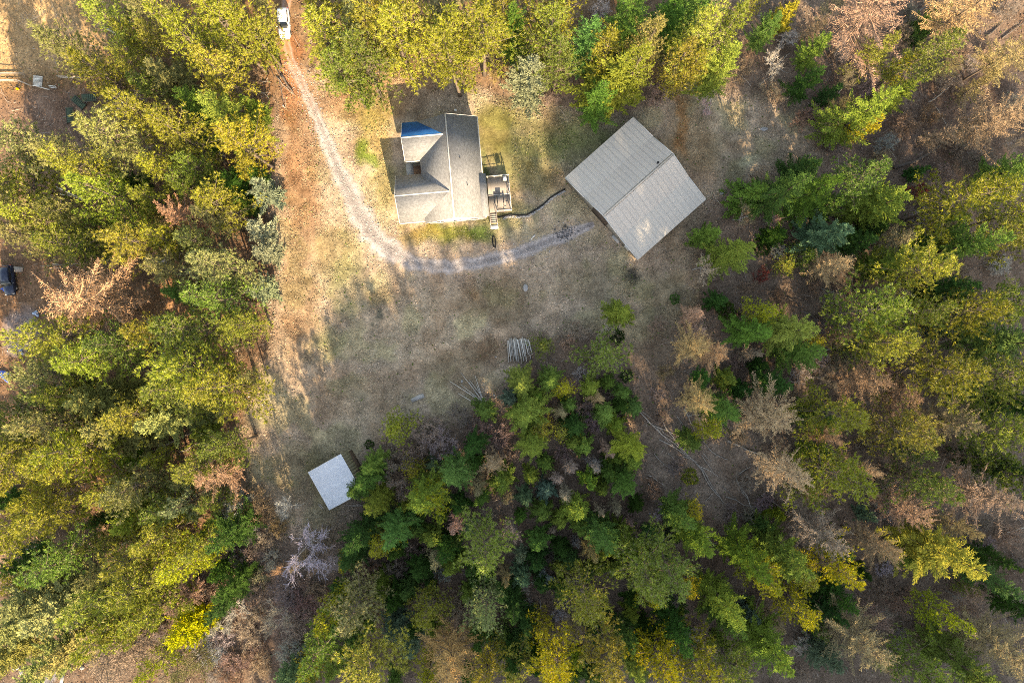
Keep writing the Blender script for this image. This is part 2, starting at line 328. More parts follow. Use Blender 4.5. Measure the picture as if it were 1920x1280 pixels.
# ------------------------------------------------------------------ driveway
def strip(name, pts, mat, edge_noise, core, seed, lift=.05, tracks=True):
    P = np.array(pts, float); d = np.r_[0, np.cumsum(np.hypot(*np.diff(P[:, :2], axis=0).T))]
    u = np.arange(0, d[-1], 2.5)
    def sm(k):
        v = np.interp(u, d, P[:, k]); kk = np.ones(13) / 13; vp = np.r_[np.full(6, v[0]), v, np.full(6, v[-1])]; return np.convolve(vp, kk, 'valid')
    x, y, w = sm(0), sm(1), sm(2)
    tx, ty = np.gradient(x), np.gradient(y); L = np.hypot(tx, ty); nxn, nyn = -ty / L, tx / L
    K = 13; c = np.linspace(-1, 1, K)
    eL = 1 + (fbm(u / 16, u * 0 + 1, seed, 3) - .5) * edge_noise; eR = 1 + (fbm(u / 16, u * 0 + 7, seed, 3) - .5) * edge_noise
    off = np.where(c[None, :] < 0, c[None, :] * eL[:, None], c[None, :] * eR[:, None]) * (w / 2)[:, None]
    X = x[:, None] + nxn[:, None] * off; Y = y[:, None] + nyn[:, None] * off
    wx, wy = gpx(X, Y); Z = gz(wx, wy) + lift - np.abs(c[None, :]) ** 6 * (lift + .05)
    mb = MB(); n = len(u); i = (np.arange(n - 1)[:, None] * K + np.arange(K - 1)[None, :]).ravel()
    mb.add(np.stack([wx, wy, Z], -1).reshape(-1, 3), np.stack([i, i + K, i + K + 1, i + 1], -1))
    me = mb.mesh(name, True)
    a = np.clip(1.15 - np.abs(c) ** 2.5 * 1.25, 0, 1)[None, :] * np.ones((n, 1))
    a = np.clip(a + (fbm(X / 6, Y / 6, seed + 2, 3) - .5) * .8 * (a < .98), 0, 1)
    core = np.array(core); red = np.array((.42, .21, .12))
    tr = np.exp(-((np.abs(c) - .5) / .24) ** 2)[None, :, None]
    k = np.clip((Y - 90) / 150, 0, 1)[..., None]
    cc = core * (.68 + .40 * tr); cc = cc * k + (red * (1 - tr * .4) + core * tr * .4) * (1 - k)
    cc = cc * (.72 + .56 * fbm(X / 9, Y / 9, seed + 5, 4)[..., None])
    cols = cc * a[..., None] + tint(X, Y) * (1 - a[..., None])
    set_tint(me, cols.reshape(-1, 3)); return structure(link(name, me, mat))
strip('driveway', DRIVE, M['gravel'], .9, (.42, .385, .385), 61)
strip('road', [(60, 1330, 26), (92, 1275, 26), (112, 1235, 26), (150, 1160, 26)], M['gravel'], .2, (.33, .31, .32), 62)

# ------------------------------------------------------------------ house
HA = math.radians(5.0)
house = tag(empty('house', (-9.4, 26.5, 0), HA), 'grey shingled house with two west gabled wings and a deck', 'house')
def roof_slope(name, ridge, eave, mat, thick=.16, label=None, parent=house):
    """ridge, eave: pairs of points (both running the same way)"""
    r0, r1 = map(np.array, ridge); e0, e1 = map(np.array, eave)
    nrm = np.cross(r1 - r0, e0 - r0); nrm = nrm / np.linalg.norm(nrm); nrm = nrm if nrm[2] > 0 else -nrm
    if np.cross(e1 - e0, r1 - e1)[2] < 0: r0, r1, e0, e1 = r1, r0, e1, e0
    V = np.array([r0, r1, e1, e0]); mb = MB(); mb.add(np.vstack([V, V - nrm * thick]), [[3, 2, 1, 0], [4, 5, 6, 7], [0, 1, 5, 4], [1, 2, 6, 5], [2, 3, 7, 6], [3, 0, 4, 7]])
    me = mb.mesh(name)
    ax = (r1 - r0) / np.linalg.norm(r1 - r0); dn = np.cross(nrm, ax)
    W = np.vstack([V, V - nrm * thick]); co = np.stack([(W - r0) @ ax, (W - r0) @ dn, np.zeros(8)], -1)
    a = me.attributes.new('roofco', 'FLOAT_VECTOR', 'POINT'); a.data.foreach_set('vector', co.astype(np.float32).ravel())
    o = link(name, me, mat, parent)
    if label: o['label'] = label
    return o
def prism_wall(name, pts2, z, n_axis, lo, hi, mat, parent): pass
EV, RG = 3.35, 5.95
# walls (extruded gable outlines, set inside the eaves)
def gable_body(name, axis_, c, half, z_e, z_r, lo, hi, mat):
    mb = MB(); prof = [(c - half, -.4), (c + half, -.4), (c + half, z_e), (c, z_r), (c - half, z_e)]
    if axis_ == 'n': mb.poly_prism([(a, lo, z) for a, z in prof], (0, hi - lo, 0))
    else: mb.poly_prism([(lo, a, z) for a, z in prof], (hi - lo, 0, 0))
    return mb.build(name, mat, house)
gable_body('wall', 'n', 0, 4.25, EV - .05, RG - .42, -7.5, 7.5, M['siding'])
gable_body('wall', 'a', 4.9, 2.65, EV - .05, 5.2, -6.5, -2, M['siding'])
gable_body('wall', 'a', -3.8, 3.3, 2.95, 5.35, -8.2, -2, M['siding'])
roof_slope('roof_slope', ((0, -7.85, RG), (0, 7.85, RG)), ((4.66, -7.85, EV), (4.66, 7.85, EV)), M['roof'])
roof_slope('roof_slope', ((0, -7.85, RG), (0, 7.85, RG)), ((-4.66, -7.85, EV), (-4.66, 7.85, EV)), M['roof'])
roof_slope('roof_slope', ((-.55, 4.9, 5.64), (-6.95, 4.9, 5.64)), ((-.55, 1.9, EV), (-6.95, 1.9, EV)), M['roof'])
roof_slope('roof_slope', ((-.55, 4.9, 5.64), (-6.95, 4.9, 5.64)), ((-.55, 7.88, EV), (-6.95, 7.88, EV)), M['roof_blue'], label='bright blue roof slope on the north side of the wing')
roof_slope('roof_slope', ((-.3, -3.8, 5.75), (-8.65, -3.8, 5.75)), ((-.3, -7.45, 3.0), (-8.65, -7.45, 3.0)), M['roof'])
roof_slope('roof_slope', ((-.3, -3.8, 5.75), (-8.65, -3.8, 5.75)), ((-.3, -.12, 3.0), (-8.65, -.12, 3.0)), M['roof'])
roof_slope('eave_extension', ((4.2, -7.6, 3.66), (4.2, -1.0, 3.66)), ((5.25, -7.6, 3.2), (5.25, -1.0, 3.2)), M['roof'], .1)
for a, b in (((0, -7.87, RG), (0, 7.87, RG)), ((-.6, 4.9, 5.64), (-6.97, 4.9, 5.64)), ((-.4, -3.8, 5.75), (-8.67, -3.8, 5.75))):
    mb = MB(); mb.tube([a, b], [.11, .11], 6); o = mb.build('ridge_cap', M['trim'], house)
# fascia boards under the verges and eaves, gutters
def bar(name, a, b, w, h, mat, parent, dz=0):
    a = np.array(a, float); b = np.array(b, float); d = b - a; L = np.linalg.norm(d); d /= L
    s = np.cross(d, (0, 0, 1.)); s /= np.linalg.norm(s) + 1e-9; u = np.cross(s, d)
    mb = MB(); V = [p + sx * s * w / 2 + sz * u * h / 2 + np.array((0, 0, dz)) for p in (a, b) for sx in (-1, 1) for sz in (-1, 1)]
    mb.add(V, [[0, 1, 3, 2], [4, 6, 7, 5], [0, 4, 5, 1], [2, 3, 7, 6], [0, 2, 6, 4], [1, 5, 7, 3]]); return mb.build(name, mat, parent)
for n in (-7.9, 7.9):
    for a in (-4.66, 4.66):
        if n > 0 and a < 0: continue
        bar('fascia', (0, n, RG - .14), (a, n, EV - .14), .06, .22, M['white'], house)
for n, rz_, ez, w, aa in ((4.9, 5.64, EV, 2.98, -7.0), (-3.8, 5.75, 3.0, 3.65, -8.7)):
    for sg in (-1, 1): bar('fascia', (aa, n, rz_ - .14), (aa, n + sg * w, ez - .14), .06, .22, M['white'], house)
bar('gutter', (4.74, -7.8, EV - .08), (4.74, 7.8, EV - .08), .13, .12, M['white'], house)
bar('gutter', (-8.6, -7.53, 2.92), (-4.2, -7.53, 2.92), .13, .12, M['white'], house)
bar('gutter', (-6.9, 1.82, EV - .08), (-4.75, 1.82, EV - .08), .13, .12, M['white'], house)
# white gable boards on the south end, windows, door, porch, vents
def window(c, n, w, h):
    """c: centre, n: outward normal axis 'a-','a+','n-','n+'"""
    sg = 1 if n[1] == '+' else -1; f = MB()
    if n[0] == 'n':
        for dx, dz, bw, bh in ((0, h / 2, w + .1, .09), (0, -h / 2, w + .1, .09), (-w / 2, 0, .09, h - .09), (w / 2, 0, .09, h - .09), (0, 0, .05, h - .09)): f.box((c[0] + dx, c[1] + sg * .04, c[2] + dz), (bw, .08, bh))
        g = MB(); g.box((c[0], c[1] + sg * .012, c[2]), (w - .1, .02, h - .1))
    else:
        for dx, dz, bw, bh in ((0, h / 2, w + .1, .09), (0, -h / 2, w + .1, .09), (-w / 2, 0, .09, h - .09), (w / 2, 0, .09, h - .09), (0, 0, .05, h - .09)): f.box((c[0] + sg * .04, c[1] + dx, c[2] + dz), (.08, bw, bh))
        g = MB(); g.box((c[0] + sg * .012, c[1], c[2]), (.02, w - .1, h - .1))
    wf = f.build('window', M['white'], house); g.build('pane', M['glass'], wf)
for a in (-2.5, 0.2, 2.8): window((a, -7.5, 1.6), 'n-', 1.3, 1.2)
window((0, -7.5, 4.2), 'n-', 1.1, .9)
for a in (-6.6,): window((a, -7.1, 1.5), 'n-', 1.6, 1.1)
for n_ in (-5.2, 4.0, 6.2): window((4.25, n_, 1.6), 'a+', 1.4, 1.2)
window((-6.5, 4.9, 1.7), 'a-', 1.6, 1.2); window((-8.2, -3.8, 1.7), 'a-', 1.8, 1.2)
mb = MB(); mb.box((-4.3, .9, 1.15), (.1, 1.0, 2.1)); dr = mb.build('door', M['wood_brown'], house); mb = MB(); mb.tube([(-4.38, 1.25, 1.1), (-4.46, 1.25, 1.1)], [.05, .05], 8); mb.build('handle', M['steel'], dr)
mb = MB(); mb.box((4.3, -3.2, 2.0), (.1, 1.8, 2.0)); dr = mb.build('door', M['glass'], house)
mb = MB(); mb.box((-5.2, .88, .08), (1.9, 2.0, .34)); mb.build('porch_floor', M['wood_brown'], house)
mb = MB(); mb.box((-6.75, .6, .03), (1.15, 3.6, .3)); mb.build('porch_step', M['concrete'], house)
for a, n in ((1.6, 1.2), (2.4, -2.9)):
    z = RG - a * (RG - EV) / 4.66; mb = MB(); mb.tube([(a, n, z - .1), (a, n, z + .35)], [.06, .06], 8); mb.build('vent_pipe', M['black'], house)
# deck
DZ = 1.05
dk = MB(); dk.box((7.06, -3.95, DZ - .16), (3.5, 5.55, .16)); dk.box((7.06, -6.6, .3), (3.4, .08, 1.2)); dk.box((8.7, -3.95, .3), (.08, 5.3, 1.2))
deck = dk.build('deck', M['wood_dark'], house)
b1 = MB(); b1.box((0, 0, 0), (.145, 2.72, .04)); bm_ = b1.mesh('deck_board'); bm_.materials.append(M['wood'])
for k in range(22):
    for y in (-2.55, -5.35): link('deck_board', bm_, None, deck, (5.42 + k * .158, y, DZ - .055 + (k % 3) * .004))
bd = MB(); bd.box((7.08, -3.95, DZ - .02), (3.42, .12, .05)); bd.build('joint_board', M['trim'], deck)
for a, n in ((5.4, -1.15), (6.5, -1.15), (7.6, -1.15), (8.75, -1.15), (8.75, -2.55), (8.75, -3.95), (8.75, -5.35), (8.75, -6.65), (7.7, -6.65), (6.6, -6.65)):
    mb = MB(); mb.box((a, n, DZ + .42), (.11, .11, 1.0)); mb.box((a, n, DZ + .945), (.15, .15, .05)); mb.build('rail_post', M['trim'], house)
for p, q in (((5.4, -1.15), (8.75, -1.15)), ((8.75, -1.15), (8.75, -6.65)), ((6.6, -6.65), (8.75, -6.65))):
    for z, w, mt in ((.86, .10, 'trim'), (.18, .05, 'wood')): bar('rail', (p[0], p[1], DZ + z), (q[0], q[1], DZ + z), w, .05, M[mt], house)
for k in range(6):
    mb = MB(); mb.box((5.85, -6.95 - k * .29, DZ - .2 - k * .165), (1.05, .30, .05)); mb.build('stair_tread', M['wood'], house)
for sx in (-.55, .55): bar('stair_stringer', (5.85 + sx, -6.75, DZ - .25), (5.85 + sx, -8.5, .0), .06, .24, M['wood_dark'], house)
for sx in (-.55, .55):
    bar('stair_rail', (5.85 + sx, -6.75, DZ + .75), (5.85 + sx, -8.45, .85), .07, .06, M['wood'], house)
    mb = MB(); mb.box((5.85 + sx, -8.45, .4), (.09, .09, 1.0)); mb.build('rail_post', M['trim'], house)
mb = MB(); mb.box((5.85, -8.85, .1), (1.25, .62, .24)); mb.build('stair_landing', M['white'], house)

hm = Matrix.Translation((-9.4, 26.5, 0)) @ Matrix.Rotation(HA, 4, 'Z')
def hw(a, n, z): return hm @ Vector((a, n, z))
# picnic table and grill stand on the deck
pt = tag(empty('picnic_table', hw(7.15, -5.15, DZ - .03), HA), 'brown wooden picnic table with two benches on the deck', 'table')
for k in range(5):
    mb = MB(); mb.box(((k - 2) * .155, 0, .75), (.145, 1.85, .045)); mb.build('table_plank', M['wood'], pt)
for sg in (-1, 1):
    mb = MB(); mb.box((sg * .68, 0, .44), (.26, 1.85, .045)); mb.build('bench', M['wood'], pt)
    mb = MB(); mb.box((0, sg * .6, .40), (1.5, .05, .1)); mb.box((.3, sg * .66, .38), (.09, .05, .74)); mb.box((-.3, sg * .66, .38), (.09, .05, .74)); mb.build('leg', M['wood_dark'], pt)
gr = tag(empty('grill', hw(8.15, -1.75, DZ - .03), HA), 'white topped barbecue grill in the deck corner', 'grill')
mb = MB(); mb.box((0, 0, .82), (.55, .72, .22)); mb.build('firebox', M['black'], gr)
mb = MB(); mb.poly_prism([(-.28, -.34, .94), (.28, -.34, .94), (.24, -.34, 1.12), (.1, -.34, 1.2), (-.1, -.34, 1.2), (-.24, -.34, 1.12)], (0, .68, 0)); mb.build('lid', M['white'], gr)
for sx in (-.23, .23):
    for sy in (-.3, .3): mb = MB(); mb.box((sx, sy, .36), (.05, .05, .72)); mb.build('leg', M['black'], gr)

# ------------------------------------------------------------------ barn
BA = math.radians(41.6)
barn = tag(empty('barn', (19.15, 23.7, 0), BA), 'large tan metal roofed barn set at an angle', 'barn')
BL = 14.1                                  # along the ridge (local x); local y is across
ys = [8.5, 4.15, 0.0, -4.15, -8.5]; zs = [2.9, 3.75, 5.35, 3.75, 2.9]
mb = MB(); prof = [(-8.1, -.5), (8.1, -.5), (8.1, 2.72), (4.1, 3.5), (0, 5.1), (-4.1, 3.5), (-8.1, 2.72)]
mb.poly_prism([(-BL / 2 + .35, y, z) for y, z in prof], (BL - .7, 0, 0)); mb.build('wall', M['barn_wall'], barn)
mb = MB(); mb.box((-BL / 2 + .3, .5, 1.5), (.08, 3.4, 3.0)); mb.build('sliding_door', M['wood_dark'], barn)
mb = MB(); mb.box((-BL / 2 + .3, -6.0, 1.0), (.08, 1.0, 2.0)); mb.build('door', M['trim'], barn)
npan = 16; pw = BL / npan
for q in range(4):
    y0, z0, y1, z1 = (ys[q], zs[q], ys[q + 1], zs[q + 1])
    inner = q in (1, 2); Ls = math.hypot(y1 - y0, z1 - z0)
    # panel mesh: flat sheet with four trapezoid ribs, running down the slope
    mb = MB(); d = np.array((0, y1 - y0, z1 - z0)) / Ls; nr = np.cross((1, 0, 0), d); nr = nr if nr[2] > 0 else -nr
    xs_ = []; hs_ = []
    for r in range(4):
        b = r * pw / 4
        for dx, hh in ((0, .018), (.03, .018), (.055, 0), (pw / 4 - .025, 0)): xs_.append(b + dx); hs_.append(hh)
    xs_.append(pw - .004); hs_.append(.0)
    V = []
    for e in (-.04, Ls + .04):
        for x, hh in zip(xs_, hs_): V.append(np.array((x, y0, z0)) + d * e + nr * hh)
    n_ = len(xs_); mb.add(V, [[j, j + 1, n_ + j + 1, n_ + j] for j in range(n_ - 1)])
    me_ = mb.mesh('roof_panel'); me_.materials.append(M['barn_metal' if inner else 'barn_low'])
    for p in range(npan): link('roof_panel', me_, None, barn, (-BL / 2 + p * pw, 0, (.012 if inner else 0) + (p % 2) * .003))
    mb = MB(); a = np.array((0, y0, z0)) - nr * .03; b = np.array((0, y1, z1)) - nr * .03
    mb.add([a + (-BL / 2 + .02, 0, 0), b + (-BL / 2 + .02, 0, 0), b + (BL / 2 - .02, 0, 0), a + (BL / 2 - .02, 0, 0), a + (-BL / 2 + .02, 0, -.12), b + (-BL / 2 + .02, 0, -.12), b + (BL / 2 - .02, 0, -.12), a + (BL / 2 - .02, 0, -.12)],
           [[0, 1, 2, 3], [7, 6, 5, 4], [0, 4, 5, 1], [1, 5, 6, 2], [2, 6, 7, 3], [3, 7, 4, 0]]); mb.build('roof_deck', M['wood_dark'], barn)
    for e in (-1, 1): bar('verge_trim', (e * (BL / 2 + .02), y0, z0 + .03), (e * (BL / 2 + .02), y1, z1 + .03), .09, .14, M['trim'], barn)
mb = MB(); mb.poly_prism([(-BL / 2 - .03, -.2, 5.32), (-BL / 2 - .03, 0, 5.43), (-BL / 2 - .03, .2, 5.32), (-BL / 2 - .03, 0, 5.39)], (BL + .06, 0, 0)); mb.build('ridge_cap', M['barn_metal'], barn)
mb = MB(); mb.tube([(4.4, .55, 4.9), (4.4, .55, 5.65)], [.11, .11], 10); mb.tube([(4.4, .55, 5.66), (4.4, .55, 5.72)], [.17, .17], 10); mb.build('flue_pipe', M['black'], barn)
bmw = Matrix.Translation((19.15, 23.7, 0)) @ Matrix.Rotation(BA, 4, 'Z')
p = gpx(1157, 446); mb = MB(); mb.box((0, 0, .06), (1.1, 1.5, .2), BA); tag(mb.build('doorstep_slab', M['concrete'], None, loc=(p[0], p[1], float(gz(*p)))), 'small pale concrete slab at the barn door', 'slab')

# ------------------------------------------------------------------ shed
W_ = np.array(gpx(578, 885, 2.3)); N_ = np.array(gpx(639, 851, 3.5)); S_ = np.array(gpx(617.5, 955.6, 2.3))
sx_ = (N_ - W_); LX = np.linalg.norm(sx_); SA = math.atan2(sx_[1], sx_[0]); sy_ = S_ - W_; LY = np.linalg.norm(sy_)
sz0 = float(gz(*W_))
shed = tag(empty('shed', (W_[0], W_[1], sz0), SA), 'small shed with pale corrugated metal roof beside the woods', 'shed')
# local: x from the low south-west eave up to the ridge, -y along the eave
zl, zh = 2.25, 3.55
nP = 8; pwS = LY / nP; mb = MB(); xs_ = np.linspace(0, pwS, 19); hh = np.where(np.arange(19) % 4 < 2, .010, 0)
V = [(x_, -y, z_ + h) for x_, z_ in ((-.05, zl), (LX + .03, zh)) for y, h in zip(xs_, hh)]
mb.add(V, [[j, 19 + j, 19 + j + 1, j + 1] for j in range(18)]); me_ = mb.mesh('roof_panel'); me_.materials.append(M['shed_metal'])
for k in range(nP): link('roof_panel', me_, None, shed, (0, -k * pwS, .02 + (k % 2) * .004))
nb_ = 13
mb = MB(); bl = LY / nb_; mb.poly_prism([(LX + .05, 0, zh - .02), (LX + 1.0, 0, zh - .75), (LX + 1.0, -bl + .02, zh - .75), (LX + .05, -bl + .02, zh - .02)], (-.03, 0, -.05)); me_ = mb.mesh('roof_board'); me_.materials.append(M['moss'])
for k in range(nb_): link('roof_board', me_, None, shed, (RNG.uniform(-.05, .05), -k * bl, RNG.uniform(-.015, .015)))
mb = MB(); mb.poly_prism([(.25, -.3, -.3), (LX + .85, -.3, -.3), (LX + .85, -.3, zh - .85), (LX, -.3, zh - .18), (.25, -.3, zl - .05)], (0, -LY + .6, 0)); mb.build('wall', M['wood_dark'], shed)
mb = MB(); mb.box((.2, -LY / 2, 1.0), (.07, 1.0, 1.95)); mb.build('door', M['wood'], shed)
for a, b in (((-.07, .05, zl - .03), (-.07, -LY - .05, zl - .03)), ((-.05, .03, zl - .03), (LX, .03, zh - .03)), ((-.05, -LY - .03, zl - .03), (LX, -LY - .03, zh - .03))): bar('roof_trim', a, b, .05, .12, M['white'], shed)

# ------------------------------------------------------------------ cars
def ring(x, w, z0, z1, r=.16):
    """rounded cross-section in the y-z plane"""
    return [(x, -w, z0 + r), (x, -w + .02, (z0 + z1) / 2), (x, -w + .06, z1 - r), (x, -w + r + .04, z1), (x, 0, z1 + .03), (x, w - r - .04, z1), (x, w - .06, z1 - r), (x, w - .02, (z0 + z1) / 2), (x, w, z0 + r), (x, w - r, z0), (x, 0, z0), (x, -w + r, z0)]
def loft(secs, closed=True):
    mb = MB(); R = [ring(*s_) for s_ in secs]; n = len(R[0]); V = [p for r in R for p in r]; mb.add(V, [[i * n + j, i * n + (j + 1) % n, (i + 1) * n + (j + 1) % n, (i + 1) * n + j] for i in range(len(R) - 1) for j in range(n)])
    mb.f.append(np.array([list(range(n))[::-1]])); mb.f.append(np.array([[(len(R) - 1) * n + j for j in range(n)]])); return mb
def car(name, loc, rz, paint, label):
    t = tag(empty(name, loc, rz), label, 'car')
    # +x is the front
    loft([(-2.32, .78, .42, .95, .12), (-2.25, .90, .34, 1.05, .14), (-1.5, .94, .30, 1.08, .16), (0, .95, .30, 1.08, .16), (.95, .94, .30, 1.08, .16), (1.7, .91, .32, .98, .16), (2.2, .84, .36, .86, .14), (2.36, .70, .42, .74, .1)]).build('body', paint, t, True)
    loft([(-2.15, .74, .98, 1.30, .1), (-1.85, .78, .98, 1.62, .16), (-1.2, .78, .98, 1.74, .16), (-.2, .77, .98, 1.74, .16), (.18, .74, .98, 1.66, .16), (.3, .74, .98, 1.60, .16)]).build('cabin', paint, t, True)
    mb = MB(); mb.add([(.26, -.70, 1.66), (.26, .70, 1.66), (1.02, .80, 1.09), (1.02, -.80, 1.09), (.2, -.70, 1.2), (.2, .70, 1.2)], [[0, 3, 2, 1], [0, 1, 5, 4], [4, 5, 2, 3], [0, 4, 3, 3][:4], [1, 2, 5, 5][:4]][:3]); mb.build('windshield', M['glass'], t)
    mb = MB(); mb.add([(-2.17, -.66, 1.22), (-2.17, .66, 1.22), (-1.9, .64, 1.62), (-1.9, -.64, 1.62)], [[0, 1, 2, 3]]); mb.build('rear_window', M['glass'], t)
    for sg in (-1, 1):
        for x0, x1 in ((-1.75, -.85), (-.75, .15)):
            mb = MB(); mb.add([(x0, sg * .80, 1.12), (x1, sg * .80, 1.12), (x1 - .06, sg * .775, 1.55), (x0 + .06, sg * .775, 1.55)], [[0, 1, 2, 3]]); mb.build('side_window', M['glass'], t)
        mb = MB(); mb.box((.62, sg * 1.03, 1.1), (.14, .2, .14)); mb.build('side_mirror', paint, t)
        mb = MB(); mb.box((2.22, sg * .62, .74), (.16, .26, .14)); mb.build('headlight', M['lamp'], t)
        mb = MB(); mb.box((-2.26, sg * .72, .9), (.08, .16, .3)); mb.build('tail_light', M['red'], t)
        for x in (-1.45, 1.42):
            an = np.linspace(0, 2 * math.pi, 15)[:-1]; mb = MB(); mb.tube([(x, sg * .74, .36), (x, sg * .76, .36), (x, sg * .95, .36), (x, sg * .97, .36)], [.31, .36, .36, .31], 14); wh = mb.build('wheel', M['rubber'], t)
            mb = MB(); mb.tube([(x, sg * .965, .36), (x, sg * .985, .36)], [.22, .19], 10); mb.build('rim', M['steel'], wh)
    mb = MB(); mb.box((2.35, 0, .62), (.08, .95, .16)); mb.build('grille', M['black'], t)
    mb = MB(); mb.box((2.38, 0, .46), (.12, 1.4, .12)); mb.build('front_bumper', paint, t)
    mb = MB(); mb.box((2.28, 0, .82), (.05, .8, .03)); mb.build('hood_seam', M['black'], t)
    return t
p = gpx(533, 45, .6); car('car', (p[0], p[1], float(gz(*p))+.02), math.radians(-86.5), M['carpaint'], 'white car parked at the top of the dirt driveway')
p = gpx(17, 525, .6); car('car', (p[0], p[1], float(gz(*p))), math.radians(-83), M['darkpaint'], 'dark blue car parked at the left edge')

# ------------------------------------------------------------------ tree builders
def unit(a): return a / (np.linalg.norm(a, axis=-1, keepdims=True) + 1e-9)
def lozenges(mb, P, D, L, W, rng, up=None):
    """flat needle sprays: quads from P along D"""
    n = len(P); D = unit(D); r = rng.normal(size=(n, 3)) * .45 + (np.array((0, 0, 1.0)) if up is None else up); s = unit(np.cross(D, r))
    L = np.broadcast_to(L, (n,))[:, None]; W = np.broadcast_to(W, (n,))[:, None]
    V = np.stack([P, P + D * L * .45 + s * W, P + D * L, P + D * L * .45 - s * W], 1).reshape(-1, 3)
    mb.add(V, (np.arange(n) * 4)[:, None] + np.array([[0, 1, 2, 3]]))
def tris(mb, P, D, L, W, rng):
    n = len(P); D = unit(D); s = unit(np.cross(D, rng.normal(size=(n, 3)))); L = np.broadcast_to(L, (n,))[:, None]; W = np.broadcast_to(W, (n,))[:, None]
    V = np.stack([P - s * W, P + s * W, P + D * L], 1).reshape(-1, 3); mb.add(V, (np.arange(n) * 3)[:, None] + np.array([[0, 1, 2]]))
def whorls(rng, h, r, cb, nb, prof, el0, el1, lj=.25, arms=0):
    """branch list: base z, azimuth dir, length, elevation"""
    t = np.sort(rng.random(nb)) * .97; z = cb + (h - cb) * t
    if arms:                                      # limbs stand in a few vertical ranks, so the crown reads as a star from above
        na = rng.integers(arms - 1, arms + 2); az = (rng.permutation(nb) % na + rng.random()) * 2 * math.pi / na + t * rng.uniform(-.5, .5) + rng.normal(size=nb) * .15
    else: az = np.arange(nb) * 2.39996 + rng.normal(size=nb) * .35
    asym = 1 + .22 * np.sin(az + rng.random() * 6.28) + .12 * np.sin(2 * az + rng.random() * 6.28)
    L = r * prof(t) * asym * (1 + rng.normal(size=nb) * lj); L = np.maximum(L, .15 * r * (1 - t) + .12)
    el = el0 + (el1 - el0) * t + rng.normal(size=nb) * .12
    return z, az, L, el
def trunk_mesh(rng, h, r0, branches, curve=.25, nbr=None):
    mb = MB(); zz = np.linspace(-.5, h * .985, 9); ph = rng.random() * 6.28
    ox = np.sin(zz / h * 3.0 + ph) * curve; oy = np.cos(zz / h * 2.3 + ph) * curve; ox -= ox[0]; oy -= oy[0]
    mb.tube(np.stack([ox, oy, zz], -1), r0 * (1 - .93 * np.clip(zz / h, 0, 1) ** .9) * np.where(zz < .2, 1.25, 1), 7)
    return mb, (lambda z: np.stack([np.interp(z, zz, ox), np.interp(z, zz, oy), z], -1))
def pine(seed, h=20., r=3.4, cbf=.27, nb=92, sp=.34, tuft=(.28, .56), k=11, wid=.040):
    rng = np.random.default_rng(seed); cb = cbf * h
    prof = lambda t: (1 - t) ** .72 * np.clip((t + .22) / .42, 0, 1) ** .6 * 1.2
    z, az, L, el = whorls(rng, h, r, cb, nb, prof, -.12, .75, .26, 10)
    tm, at = trunk_mesh(rng, h, .011 * h + .03, None)
    C_ = []; A_ = []
    for i in range(nb):
        d = np.array((math.cos(az[i]), math.sin(az[i]), 0)); s = np.linspace(0, 1, 5)
        base = at(np.array([z[i]]))[0]
        P = base + d * (s * L[i] * math.cos(el[i]))[:, None] + np.array((0, 0, 1.0)) * ((math.sin(el[i]) * s + .22 * s ** 2 - .08 * s) * L[i])[:, None]
        tm.tube(P[[0, 2, 4]], [.012 + .014 * L[i], .008 + .008 * L[i], .006], 3, False)
        n = max(2, int(L[i] * .72 / sp)); q = np.linspace(.28, 1, n); pc = np.stack([np.interp(q, s, P[:, j]) for j in range(3)], -1)
        side = np.array((-d[1], d[0], 0)); sw = L[i] * .22 * (1.05 - q)[:, None] + .14
        for off in (0, 1, -1):
            cc = pc + side * sw * off * rng.uniform(.6, 1.2, (n, 1)) + rng.normal(size=(n, 3)) * .13
            keep = rng.random(n) > .20; C_.append(cc[keep]); A_.append(np.tile(d * .8 + (0, 0, .55), (keep.sum(), 1)) + side * off * .5)
    Cc = np.vstack(C_); A = np.vstack(A_); n = len(Cc); cm = MB()
    P = np.repeat(Cc, k, 0); D = unit(np.repeat(unit(unit(A) + rng.normal(size=(n, 3)) * .45), k, 0) + rng.normal(size=(n * k, 3)) * .42)
    tris(cm, P + D * .02, D, rng.uniform(*tuft, n * k), wid * rng.uniform(.8, 1.3, n * k), rng)
    return tm.mesh('trunk', True), cm.mesh('crown')
